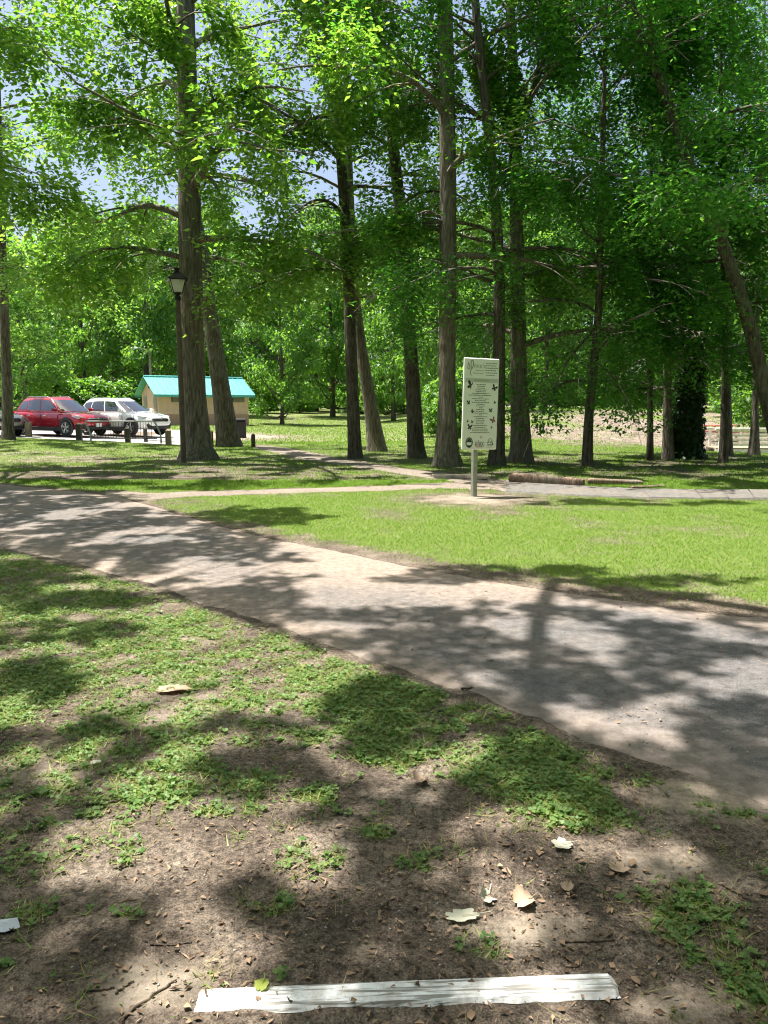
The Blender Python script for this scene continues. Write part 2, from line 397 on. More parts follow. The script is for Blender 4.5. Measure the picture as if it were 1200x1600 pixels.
def build_ground():
    u = np.concatenate([np.linspace(-5, -1.0, 26)[:-1], np.linspace(-1.0, 1.0, 330), np.linspace(1.0, 5, 26)[1:]])
    y = np.concatenate([np.linspace(-14, .6, 26)[:-1], np.geomspace(1.6, 9.0, 190)-1.0, np.geomspace(8.1, 60, 170)[1:], np.geomspace(61, 700, 40)])
    U, Y = np.meshgrid(u, y)
    X = U*(np.maximum(Y, 0)+2.2)
    X = np.where(np.abs(U) > 1, np.sign(U)*((np.maximum(Y, 0)+2.2)*(1+(np.abs(U)-1)*2.5)), X)
    Z = gz(X, Y)+relief(X, Y)
    inm = inpoly(X, Y, MAIN_POLY) | inpoly(X, Y, PB_POLY) | inpoly(X, Y, PC_POLY)
    ed = np.minimum(np.minimum(polydist(X, Y, farw), polydist(X, Y, nearw)), np.minimum(np.minimum(polydist(X, Y, pb_up), polydist(X, Y, pb_dn)), np.minimum(polydist(X, Y, pc_up), polydist(X, Y, pc_dn))))
    Z = Z - .024*inm*sstep(.06, .30, ed)
    Z = np.where(inpoly(X, Y, LOT_POLY), Z-.05, Z)
    ny, nx = X.shape
    V = np.stack([X, Y, Z], -1).reshape(-1, 3)
    i = np.arange(ny*nx).reshape(ny, nx)
    F = np.stack([i[:-1,:-1], i[:-1,1:], i[1:,1:], i[1:,:-1]], -1).reshape(-1, 4)
    me = mesh_np('ground', V, F, True)
    g = grass_density(X, Y).ravel(); g = np.where(on_paths(X, Y).ravel(), 0, g)
    a = me.attributes.new('grass', 'FLOAT', 'POINT'); a.data.foreach_set('value', g.astype(np.float32))
    dx = (X-SIGN_X+.05)/1.7; dy = (Y-SIGN_Y+.35)/1.4
    pale = .62*np.exp(-(dx*dx+dy*dy)*1.6)
    pale = np.maximum(pale, sstep(4, 8, X)*sstep(27, 33, Y)*.42)
    pale = np.maximum(pale, np.exp(-((X+8.3)/3.2)**2-((Y-38.5)/3.5)**2)*1.3)
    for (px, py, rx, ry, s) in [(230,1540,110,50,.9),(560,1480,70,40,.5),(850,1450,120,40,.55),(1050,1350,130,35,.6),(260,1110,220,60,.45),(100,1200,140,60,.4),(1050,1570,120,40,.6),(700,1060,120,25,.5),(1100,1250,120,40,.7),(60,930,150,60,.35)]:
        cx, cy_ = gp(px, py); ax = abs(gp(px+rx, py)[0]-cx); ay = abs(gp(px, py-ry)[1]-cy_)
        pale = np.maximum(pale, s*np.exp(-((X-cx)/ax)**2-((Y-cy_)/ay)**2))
    pale = np.maximum(pale, .45*sstep(14, 24, Y)*(X < 4))
    a = me.attributes.new('pale', 'FLOAT', 'POINT'); a.data.foreach_set('value', pale.ravel().astype(np.float32))
    tag(link('ground', me, ground_mat()), 'bare brown dirt and patchy green park ground', kind='structure')
build_ground()

def resample(line, n):
    P = np.array(line, float); d = np.r_[0, np.cumsum(np.hypot(*np.diff(P, axis=0).T))]
    t = np.linspace(0, d[-1], n); return np.stack([np.interp(t, d, P[:,0]), np.interp(t, d, P[:,1])], -1)
def strip(name, A, B, n, rows, mat, label, lift=.012, jit=.10, seed=1, dustf=None):
    a = resample(A, n); b = resample(B, n)
    s = np.linspace(0, 1, rows)
    P = a[:,None,:]*(1-s)[None,:,None] + b[:,None,:]*s[None,:,None]
    e = np.minimum(s, 1-s)[None,:]*np.ones((n,1))
    wob = jit*(fbm(P[...,0]*1.5, P[...,1]*1.5, seed, 4)-.5)*2 + jit*.55*(fbm(P[...,0]*7, P[...,1]*7, seed+2, 3)-.5)*2
    dirv = (a-b)/np.linalg.norm(a-b, axis=1)[:,None]
    sgn = np.where(s < .5, 1, -1)[None,:]
    k = (1-sstep(0, .25, e))
    P = P + (dirv[:,None,:]*(sgn*wob*k)[...,None])
    X, Y = P[...,0], P[...,1]
    Z = gz(X, Y) + lift*sstep(0, .12, e) - .012*(1-sstep(0, .07, e)) + .006*(fbm(X*.9, Y*.9, seed+3, 3)-.5)
    V = np.stack([X, Y, Z], -1).reshape(-1, 3); i = np.arange(n*rows).reshape(n, rows)
    F = np.stack([i[:-1,:-1], i[:-1,1:], i[1:,1:], i[1:,:-1]], -1).reshape(-1, 4)
    me = mesh_np(name, V, F, True)
    if V[F[0,1]][0] is not None:
        nrm = np.cross(V[F[0,1]]-V[F[0,0]], V[F[0,2]]-V[F[0,0]])
        if nrm[2] < 0: me.flip_normals()
    dv = dustf(X, Y, e) if dustf else np.zeros_like(X)
    at_ = me.attributes.new('dust', 'FLOAT', 'POINT'); at_.data.foreach_set('value', dv.ravel().astype(np.float32))
    return tag(link(name, me, mat), label, kind='structure')
def dust_main(X, Y, e):
    d = .28*np.exp(-((X-.2)/1.6)**2-((Y-7.6)/1.5)**2) + .30*(1-sstep(0, .22, e)) + .12*sstep(2.5, -1.5, X) - .12*sstep(.8, 2.4, X)*sstep(.05,.2,e)
    return d
strip('path', farw, nearw, 900, 46, ASPHALT, 'wide worn asphalt path crossing the park, dusty in its middle', .007, .13, 5, dust_main)
strip('dirt_path', pb_up[:8], pb_dn[:8], 160, 10, DIRTPATH, 'trodden path running past the tall trunks to the sign', .006, .10, 9)
strip('narrow_path', pc_up, pc_dn, 160, 9, DIRTPATH, 'narrow trodden strip along the far side of the lawn', .006, .12, 13)
# concrete footpath of cast slabs
fp = tag(bpy.data.objects.new('footpath', None), 'grey concrete footpath of cast slabs behind the sign', kind='structure'); col.objects.link(fp)
A = resample(pb_up[6:], 200); B = resample(pb_dn[6:], 200)
ks = list(range(0, 200, 11))
for q, (i, j) in enumerate(zip(ks[:-1], ks[1:])):
    a0, a1, b0, b1 = A[i], A[j]-.012*(A[j]-A[i]), B[i], B[j]-.012*(B[j]-B[i])
    n = 6; vs_, fs_ = [], []
    h = .022+.012*random.random(); tl = .010*(random.random()-.5)
    ws = [.0, .03, .5, .97, 1.0]
    top = []
    for r_ in range(n+1):
        s = r_/n
        for wi, ww in enumerate(ws):
            p = (a0*(1-s)+a1*s)*(1-ww)+(b0*(1-s)+b1*s)*ww
            dz = h + tl*(s-.5) if 0 < wi < 4 else -.03
            wv = .02*math.sin(p[0]*9.1+q)*(1 if wi in (0,1) else -1)
            top.append((p[0], p[1]+(wv if wi != 2 else 0), float(gz(p[0], p[1]))+dz))
    k = len(ws)
    F = [(r_*k+c, (r_+1)*k+c, (r_+1)*k+c+1, r_*k+c+1) for r_ in range(n) for c in range(k-1)]
    me = bpy.data.meshes.new('slab'); me.from_pydata(top, [], F)
    me.update()
    if me.polygons[1].normal.z < 0: me.flip_normals()
    link('slab', me, CONCRETE, fp)
# car park
lp = np.array(LOT_POLY)
me = bpy.data.meshes.new('parking_lot')
me.from_pydata([(x, y, float(gz(x, y))+.02) for x, y in LOT_POLY]+[(x, y, -.1) for x, y in LOT_POLY], [], [tuple(range(len(LOT_POLY)))]+[(i, (i+1) % 9, 9+(i+1) % 9, 9+i) for i in range(9)])
me.update()
if me.polygons[0].normal.z < 0: me.flip_normals()
tag(link('parking_lot', me, LOT), 'pale sunlit car park surface under the parked cars', kind='structure')

# ------------------------------------------------------------------ trees
def unit(v): return v/np.maximum(np.linalg.norm(v, axis=-1, keepdims=True), 1e-9)
def leaves(pos, dirs, nrm, size, wr=.62, fold=.22):
    """one folded leaf (two triangles) per position"""
    d = unit(dirs); nrm = nrm - d*(nrm*d).sum(-1, keepdims=True); nrm = unit(nrm); s = np.cross(d, nrm)
    L = size[:,None]; N = len(pos)
    V = np.empty((N, 4, 3), np.float32)
    V[:,0] = pos; V[:,2] = pos + d*L
    V[:,1] = pos + d*L*.42 + s*L*wr*.5 + nrm*L*fold*.5
    V[:,3] = pos + d*L*.42 - s*L*wr*.5 + nrm*L*fold*.5
    i = np.arange(N)[:,None]*4
    F = np.concatenate([i+[0,1,2], i+[0,2,3]], 1).reshape(-1, 3)
    return V.reshape(-1, 3), F
def tube_np(P, r, n=7, rough=0.0, seed=0, flare=0.0):
    P = np.asarray(P, float); r = np.asarray(r, float); m = len(P)
    T = np.gradient(P, axis=0); T = unit(T)
    ref = np.array([1.0, 0, 0]) if abs(T[0,0]) < .8 else np.array([0, 0, 1.0])
    U = unit(ref - T*(T*ref).sum(-1, keepdims=True)); W = np.cross(T, U)
    a = np.linspace(0, 2*np.pi, n, endpoint=False)
    rr = r[:,None]*np.ones((1,n))
    if rough:
        zz = np.cumsum(np.r_[0, np.linalg.norm(np.diff(P, axis=0), axis=1)])
        rr = rr*(1+rough*2*(fbm(np.cos(a)[None,:]*2.2+zz[:,None]*.35, np.sin(a)[None,:]*2.2+zz[:,None]*.22, seed, 4)-.5))
        rr = rr*(1+flare*np.exp(-zz*3.0)[:,None]*(.45+.75*np.maximum(0, np.cos(a*4+seed))[None,:]+.5*np.maximum(0,np.cos(a*3+seed*2))[None,:]))
    V = P[:,None,:] + (np.cos(a)[None,:,None]*U[:,None,:] + np.sin(a)[None,:,None]*W[:,None,:])*rr[...,None]
    i = np.arange(m*n).reshape(m, n); j = np.roll(i, -1, axis=1)
    F = np.stack([i[:-1], j[:-1], j[1:], i[1:]], -1).reshape(-1, 4)
    return V.reshape(-1, 3), F
def join(parts):
    V = []; F = []; n = 0
    for v, f in parts: V.append(v); F.append(f+n); n += len(v)
    return np.concatenate(V), np.concatenate(F)

def smooth_line(P, n):
    P = np.asarray(P, float); m = len(P)
    t = np.linspace(0, m-1, n); i = np.clip(t.astype(int), 0, m-2); f = (t-i)[:,None]
    p0 = P[np.maximum(i-1, 0)]; p1 = P[i]; p2 = P[i+1]; p3 = P[np.minimum(i+2, m-1)]
    return .5*((2*p1)+(-p0+p2)*f+(2*p0-5*p1+4*p2-p3)*f*f+(-p0+3*p1-3*p2+p3)*f**3)

def crown_leaves(rg, S, D, Ln, dr, n, lsize, spread, flat=.6):
    """leaf sprays: clusters strung along sub-branches (start S, direction D, length Ln, droop dr), leaves spread round each cluster"""
    nc = max(n//34, 1); w_ = Ln/Ln.sum(); k = rg.choice(len(S), nc, p=w_)
    t = rg.uniform(.15, 1.05, nc)
    c = S[k] + D[k]*(Ln[k]*t)[:,None]; c[:,2] -= dr[k]*t*t*Ln[k]
    c += rg.normal(0, spread*.45, (nc,3))*np.array([1,1,.6])
    cs = spread*rg.uniform(.55, 1.3, nc)
    j = rg.integers(0, nc, n)
    o = rg.normal(0, 1, (n,3)); o /= np.maximum(1, np.linalg.norm(o, axis=1, keepdims=True)/2.0)
    p = c[j]+o*cs[j][:,None]*np.array([.8,.8,flat]); p[:,2] -= .22*(o[:,0]**2+o[:,1]**2)*cs[j]
    dirs = D[k][j]*.35 + o*np.array([.8,.8,.2]) + rg.normal(0, .4, (n,3)); dirs[:,2] = dirs[:,2]*.6-.38
    nrm = rg.normal(0, .42, (n,3))+o*np.array([.25,.25,0]); nrm[:,2] += 1.0
    size = lsize*rg.uniform(.55, 1.25, n)
    return p, dirs, nrm, size

def sun_gap(p):
    """share of the ground under each leaf that the canopy leaves open to the sun; shafts of light follow the sun's direction"""
    gx = p[:,0]-SUN.x/SUN.z*p[:,2]; gy = p[:,1]-SUN.y/SUN.z*p[:,2]
    u = 1/(1+np.exp(-(fbm(gx*1.35+3, gy*1.35, 900, 4)-.5)/.07))
    rt = sstep(1, 4, gx)
    o = (1-.52*sstep(13.2, 14.2, gy))*(1-sstep(14.6, 15.6, gy))*(1-.5*sstep(-3.5, -5, gx))
    o = np.maximum(o, sstep(14.8, 15.4, gy)*((1-rt)*.62+rt*.66))
    o = np.maximum(o, sstep(23.5, 25.5, gy)*((1-rt)*.82+rt*.66))
    o = np.where(gy > 50, .5, o)
    o = np.maximum(o, .93*np.exp(-((gx-15.5)/3.5)**4-((gy-31)/3.5)**4))
    hi = hsh((p[:,0]*997).astype(np.int64), (p[:,1]*991).astype(np.int64), 3) > .66*sstep(11.5, 13.5, p[:,2])
    return (u > o) & hi

def make_tree(name, label, cat, trunk, rad, z0, z1, Rc, nl, nleaf, lsize, lm, bm, seed, droop=.25, group=None, explicit=(), azc=None, azw=math.pi, spread=.34,
              e_lo=14, e_hi=66, sides=18, flare=.34, nsub=7, low=1.0):
    rg = np.random.default_rng(seed)
    P = smooth_line(trunk, 44); rr = np.interp(np.linspace(0, 1, 44), np.linspace(0, 1, len(rad)), rad)
    base = P[0].copy(); P = P-base; P[0,2] -= .15
    root = empty(name, base, 0, label, cat, group)
    v, f = tube_np(P, rr, sides, .10, seed, flare)
    link('trunk', mesh_np('trunk', v, f, True), bm, root)
    S, D, Ln, dr = [], [], [], []
    az = rg.uniform(0, 6.28)
    limbs = []
    for i in range(nl):
        h = (i+rg.uniform(.1,.9))/nl; z = z0+(z1-z0)*h - base[2]
        az += 2.4+rg.normal(0, .35)
        a = az if azc is None else azc + ((az % (2*math.pi))-math.pi)/math.pi*azw
        st = np.array([np.interp(z, P[:,2], P[:,0]), np.interp(z, P[:,2], P[:,1]), z]); tr = np.interp(z, P[:,2], rr)
        L = Rc*(math.sin(math.pi*(.22*low+(1-.22*low-.02)*h))**.6)*rg.uniform(.7, 1.15)
        e = R(e_lo+(e_hi-e_lo)*h+rg.normal(0, 7))
        limbs.append((st, a, max(L, .6), e, min(tr*.42, .035+L*.016), None))
    for ex in explicit:
        limbs.append((None, 0, 0, 0, ex[1], np.asarray(ex[0], float)-base))
    for (st, a, L, e, r0, line) in limbs:
        t = np.linspace(0, 1, 9)
        if line is None:
            wig = rg.normal(0, .07, 2)*L; dp = droop*rg.uniform(.5, 2.2)
            hx = t*L*math.cos(e); hz = L*(math.sin(e)*t - dp*t*t)
            sd_ = np.sin(t*math.pi*1.3)*wig[0]+np.sin(t*math.pi*2.3)*wig[1]*.5
            B = st + np.stack([math.cos(a)*hx-math.sin(a)*sd_, math.sin(a)*hx+math.cos(a)*sd_, hz+sd_*.3], -1)
        else:
            B = smooth_line(line, 9); L = np.linalg.norm(np.diff(B, axis=0), axis=1).sum()
        parts = [tube_np(B, r0*(1-.85*t), 7, .06, seed)]
        T = unit(np.gradient(B, axis=0)); sg = 1
        for q in range(nsub):
            tt = .22+.78*(q+rg.uniform(.2,.9))/nsub; k = min(int(tt*8), 8); sg = -sg
            ang = sg*rg.uniform(.5, 1.15) if q < nsub-1 else rg.normal(0,.2)
            d = T[k]; c_, s_ = math.cos(ang), math.sin(ang)
            d2 = np.array([d[0]*c_-d[1]*s_, d[0]*s_+d[1]*c_, d[2]*.5+rg.normal(.05, .16)]); d2 /= np.linalg.norm(d2)
            l2 = L*rg.uniform(.26,.48)*(1.25-.55*tt)+.25; s0 = B[k]; dd = rg.uniform(.1,.5)
            tq = np.linspace(0, 1, 5)
            Q = s0 + d2*(l2*tq)[:,None]; Q[:,2] -= dd*tq*tq*l2
            parts.append(tube_np(Q, np.maximum(r0*(1-.85*tt)*.55*(1-.8*tq), .005), 4))
            S.append(s0); D.append(d2); Ln.append(l2); dr.append(dd)
            for _ in range(2):
                t3 = rg.uniform(.3,.95); s3 = s0+d2*l2*t3-np.array([0,0,dd*t3*t3*l2]); a3 = rg.choice([-1,1])*rg.uniform(.5,1.0)
                d3 = np.array([d2[0]*math.cos(a3)-d2[1]*math.sin(a3), d2[0]*math.sin(a3)+d2[1]*math.cos(a3), d2[2]-.1+rg.normal(0,.2)])
                d3 /= np.linalg.norm(d3)
                S.append(s3); D.append(d3); Ln.append(l2*.5); dr.append(.35)
        v, f = join(parts); link('branch', mesh_np('branch', v, f, True), bm, root)
    p, d, nn, s = crown_leaves(rg, np.array(S), np.array(D), np.array(Ln), np.array(dr), int(nleaf*2.7), lsize, spread*1.3)
    # thin the crown by patches so that gaps stay open
    keep = sun_gap(p+base)
    keep &= (p[:,2]+base[2]) > .9
    v, f = leaves(p[keep], d[keep], nn[keep], s[keep])
    c = link('crown', mesh_np('crown', v, f), lm, root); c['kind'] = 'stuff'
    return root

def trunk_px(pts, Y, top):
    """pts: (px,py,width px) from the base up; the last segment goes on to height top"""
    P = [at(x, y, Y) for x, y, w_ in pts]; rad = [w_*Y/1200/2*.88 for x, y, w_ in pts]
    P[0][2] = float(gz(P[0][0], Y))
    d = P[-1]-P[-2]; d = d/max(d[2], .1)
    if top > P[-1][2]:
        P.append(P[-1]+d*(top-P[-1][2])*.9); P[-1][2] = top; rad.append(rad[-1]*.35)
    # even spacing along height
    P = np.array(P); rad = np.array(rad); zz = np.linspace(P[0,2], P[-1,2], 12)
    Q = np.stack([np.interp(zz, P[:,2], P[:,0]), np.interp(zz, P[:,2], P[:,1]), zz], -1)
    return Q, np.interp(zz, P[:,2], rad)

TREES = 'tall trees standing in the park'
def ptree(label, pts, Y, top, z0, z1, Rc, nl, nleaf, lsize, lm, bm, seed, **k):
    Q, rad = trunk_px(pts, Y, top)
    return make_tree('tree', label, 'tree', Q, rad, z0, z1, Rc, nl, nleaf, lsize, lm, bm, seed, group=TREES, **k)

# left side
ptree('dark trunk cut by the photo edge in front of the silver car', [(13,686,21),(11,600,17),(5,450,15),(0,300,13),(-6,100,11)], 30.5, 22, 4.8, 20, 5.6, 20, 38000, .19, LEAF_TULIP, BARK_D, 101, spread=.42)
ptree('thickest tall trunk right behind the black lantern post', [(311,720,52),(303,640,42),(299,500,41),(296,300,37),(292,150,32),(290,0,29)], 22.8, 21, 5.4, 19, 5.6, 22, 34000, .19, LEAF_TULIP, BARK, 102, spread=.40, flare=.75,
      explicit=[([at(296,100,22.8), at(250,80,22), at(212,57,21.2), at(160,40,20.5)], .07), ([at(297,250,22.8), at(262,215,22.2), at(240,195,21.5), at(120,130,20.5), at(60,70,20)], .08), ([at(300,205,22.8), at(345,170,23.5), at(400,150,24)], .06)])
ptree('trunk leaning left behind the thickest tree, near the toilet block', [(358,697,42),(345,600,30),(332,520,27),(318,420,24),(304,330,22),(292,200,16)], 30, 19, 6.0, 18.5, 4.6, 13, 13000, .19, LEAF_TULIP, BARK_D, 103, spread=.4)
ptree('slim straight trunk with a long bare limb arching left', [(555,722,24),(550,600,21),(543,400,19),(533,250,17),(520,90,15),(512,0,14)], 23.5, 21, 5.8, 20, 4.8, 19, 24000, .17, LEAF_TULIP, BARK_D, 104, spread=.38,
      explicit=[([at(541,424,23.5), at(490,420,23), at(440,430,22.4), at(395,450,22), at(370,462,21.6)], .055), ([at(526,150,23.5), at(570,120,23), at(610,90,22.6)], .06)])
ptree('trunk leaning left behind the slim straight trunk on the lawn', [(590,707,32),(580,640,25),(571,590,22),(558,500,18),(550,400,16),(545,250,12)], 27, 18, 4.4, 17.5, 4.4, 14, 13000, .16, LEAF_MID, BARK, 105, spread=.36)
ptree('dark trunk bending left above, third from the sign', [(651,722,30),(645,600,25),(634,440,21),(622,300,20),(608,170,18),(590,20,16)], 23.5, 21, 6.2, 20.5, 5.0, 16, 21000, .16, LEAF_TULIP, BARK_D, 106, spread=.38)
ptree('stout grey trunk standing closest beside the sign on its left', [(698,737,44),(698,660,30),(699,500,28),(700,300,28),(697,80,25),(695,-40,22)], 20.4, 20, 5.0, 19.5, 4.8, 17, 22000, .155, LEAF_TULIP, BARK, 107, spread=.36,
      explicit=[([at(700,155,20.4), at(660,160,20.8), at(630,180,21.2), at(610,200,21.5)], .06), ([at(690,340,20.4), at(665,330,20), at(640,345,19.8)], .045)])
# right side
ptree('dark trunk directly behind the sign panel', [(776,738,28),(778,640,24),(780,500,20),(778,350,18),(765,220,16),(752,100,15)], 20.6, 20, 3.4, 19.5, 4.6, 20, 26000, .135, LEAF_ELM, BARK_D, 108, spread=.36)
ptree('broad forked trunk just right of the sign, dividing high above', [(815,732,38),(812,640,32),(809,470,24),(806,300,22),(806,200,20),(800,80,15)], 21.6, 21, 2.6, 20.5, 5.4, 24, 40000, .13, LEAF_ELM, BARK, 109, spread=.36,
      explicit=[([at(808,200,21.6), at(832,140,21.3), at(850,90,21), at(858,20,20.6)], .14), ([at(790,200,21.6), at(778,150,21.8), at(783,90,22), at(784,20,22)], .08), ([at(808,205,21.6), at(790,190,21.2), at(830,120,20.6), at(848,100,20.2)], .06)])
ptree('slender dark trunk standing behind the long timber', [(917,738,20),(921,640,15),(930,550,14),(936,470,12),(940,300,9)], 20.4, 15, 1.9, 14.5, 4.0, 22, 32000, .125, LEAF_ELM, BARK_D, 110, spread=.36, low=.4,
      explicit=[([at(920,560,20.4), at(950,580,20), at(975,615,19.8), at(990,655,19.6)], .025), ([at(924,520,20.4), at(890,560,20), at(865,610,19.7), at(850,650,19.5)], .03)])
ptree('thin dark trunk left of the ivy-clad clump', [(1015,728,13),(1016,640,10),(1015,560,9),(1016,400,7)], 22.6, 13, 2.0, 12.5, 3.2, 16, 19000, .125, LEAF_ELM, BARK_D, 111, spread=.34, low=.4)
ptree('grey-edged trunk between the thin trunk and the ivy-clad clump', [(1044,727,22),(1043,660,15),(1042,560,13),(1040,400,10)], 23, 15, 2.4, 14.5, 3.6, 16, 19000, .125, LEAF_ELM, BARK, 112, spread=.34, low=.5)
_T13 = ptree('black ivy-clad broad trunk clump left of the footbridge', [(1070,729,38),(1072,660,30),(1072,560,26),(1070,400,16)], 23.2, 16, 1.8, 15.5, 3.8, 20, 30000, .125, LEAF_ELM, BARK_D, 113, spread=.36, low=.5)
def ivy(root, Y):
    rg = np.random.default_rng(55); n = 5200; h = rg.uniform(0, 1, n)**1.2*5.0; a = rg.uniform(0, 6.283, n)
    r = np.interp(h, [0, .4, 2.2, 5], [.46, .38, .33, .27])*rg.uniform(.95, 1.35, n)
    p = np.stack([np.cos(a)*r+h*.01, np.sin(a)*r, h], -1); o = np.stack([np.cos(a), np.sin(a), np.zeros(n)], -1)
    d = rg.normal(0, .5, (n,3)); d[:,2] -= .8
    v, f = leaves(p, d, o+rg.normal(0,.35,(n,3)), .13*rg.uniform(.6,1.3,n), .85); c = link('ivy', mesh_np('ivy', v, f), leaf_mat('ivy_leaf', (.010,.035,.008), (.03,.075,.016), (.02,.08,.01), (.04,.12,.02), .2), root); c['kind'] = 'stuff'
ivy(bpy.data.objects[_T13.name], 23.2)
ptree('thin reddish trunk leaning right out of the ivy-clad clump', [(1083,726,11),(1090,670,10),(1096,600,8),(1100,450,6)], 24, 12, 3, 11.5, 2.8, 11, 10000, .125, LEAF_ELM, BARK, 114, spread=.34)
ptree('straight black trunk in front of the picnic table', [(1130,734,15),(1132,640,12),(1133,520,11),(1130,380,9)], 21.4, 14, 2.7, 13.5, 3.6, 17, 21000, .125, LEAF_ELM, BARK_D, 115, spread=.36, low=.5)
ptree('slim brown trunk close behind the straight black trunk', [(1139,723,13),(1139,640,9),(1138,560,8),(1136,450,6)], 24.5, 12, 4, 11.5, 2.8, 9, 9000, .13, LEAF_ELM, BARK, 116, spread=.34)
ptree('pale-footed trunk standing before the white footbridge', [(1177,722,20),(1180,650,12),(1181,560,11),(1184,420,9)], 24.8, 14, 2.6, 13.5, 3.6, 15, 18000, .13, LEAF_ELM, BARK, 117, spread=.36, low=.5)
ptree('thick trunk leaning far left from beyond the photo edge', [(1228,752,32),(1206,660,27),(1188,570,25),(1160,470,22),(1125,370,20),(1085,280,18),(1045,160,16),(1005,60,14)], 19.4, 19, 4.6, 18.5, 5.0, 20, 33000, .13, LEAF_ELM, BARK_D, 118, spread=.38)
# crowns reaching in from outside the frame
def otree(label, x, y, r, top, z0, z1, Rc, nl, nleaf, ls, lm, seed, lean=(0,0), **k):
    z = float(gz(x, y)); zz = np.linspace(z, top, 12); t = (zz-z)/(top-z)
    Q = np.stack([x+lean[0]*t**1.5, y+lean[1]*t**1.5, zz], -1); rad = r*(1-.75*t)
    return make_tree('tree', label, 'tree', Q, rad, z0, z1, Rc, nl, nleaf, ls, lm, BARK, seed, group=TREES, **k)
otree('bright yellow-green crown reaching in at the upper left corner', -10.5, 17.5, .3, 17, 6.0, 16.5, 5.4, 19, 36000, .16, LEAF_TULIP, 131, spread=.36)
otree('leafy crown reaching in at the upper right corner', 13.2, 19.5, .3, 18, 5.0, 17.5, 5.0, 17, 24000, .13, LEAF_ELM, 132, spread=.36)
# two big trees standing beside the photographer; their high limbs dapple the path and the foreground
SHADE = [(400,808,100,15,.95),(700,903,95,10,.9),(820,892,150,9,.9),(1060,908,150,9,.9),(980,930,160,9,.85),(1000,785,170,5,.6),(1150,800,80,4,.5),
         (60,903,110,12,.9),(150,938,85,15,.95),(90,988,125,19,.9),(45,1070,85,46,.92),(120,1140,170,22,.85),(615,1095,105,32,.97),(400,1130,90,18,.8),(300,1195,110,24,.8),
         (660,1270,95,42,.9),(860,1215,130,44,.93),(880,1385,240,44,.93),(640,962,150,9,.8),(560,1000,110,14,.8),(140,1440,150,50,.9)]
SUNNY = [(60,1190,70,15),(30,1262,50,13),(235,1290,75,24),(100,1362,60,15),(260,1128,70,10),(745,1185,60,16),(1050,1340,110,15),(545,1368,50,16),(720,1348,28,12),(380,1568,30,13),(800,1552,60,16),(480,1245,50,12),(1000,1235,45,10),(605,1215,45,12),(350,1350,45,14),(1100,1585,70,16),(230,1555,50,16)]
def shade_field(gx, gy):
    """share of canopy overhead, for the ground point each sunbeam would reach"""
    zc = gy*cp+CAM_H*sp; px = 600+1200*gx/zc; py = 800-1200*(gy*sp-CAM_H*cp)/zc
    nearY = np.interp(gx, [p[0] for p in nearw], [p[1] for p in nearw]); before = gy < nearY
    onp = inpoly(gx, gy, MAIN_POLY)
    c = np.where(onp, .66*(1-sstep(380, 520, px))+.70*sstep(560, 720, px+.6*(py-960))*sstep(925, 965, py), 0.0)
    cb = .52*sstep(1085, 1150, py+.12*(px-400)) + .26*sstep(1300, 1420, py)
    cb = np.maximum(cb, .45*sstep(170, 60, px))
    cb = np.where(py > 1640, .7, cb)
    c = np.where(before, cb, c)
    for (x, y, ax, ay, k) in SHADE:
        q = np.sqrt(((px-x)/ax)**2+((py-y)/ay)**2); c = np.maximum(c, k*(1-sstep(.7, 1.35, q)))
    for (x, y, ax, ay) in SUNNY:
        c = c-.9*np.exp(-.9*((px-x)/ax)**2-.9*((py-y)/ay)**2)
    u = 1/(1+np.exp(-(.65*fbm(gx*2.1+5, gy*1.9, 700, 3)+.35*fbm(gx*5, gy*4.6, 710, 2)-.5)/.060))
    return u < c
_n = 230000
_gx = rng.uniform(-9.5, 6.5, _n); _gy = rng.uniform(.6, 16.2, _n)
_ok = (np.abs(_gx) < .60*_gy+1.6); _gx, _gy = _gx[_ok], _gy[_ok]
_ok = shade_field(_gx, _gy); _gx, _gy = _gx[_ok], _gy[_ok]
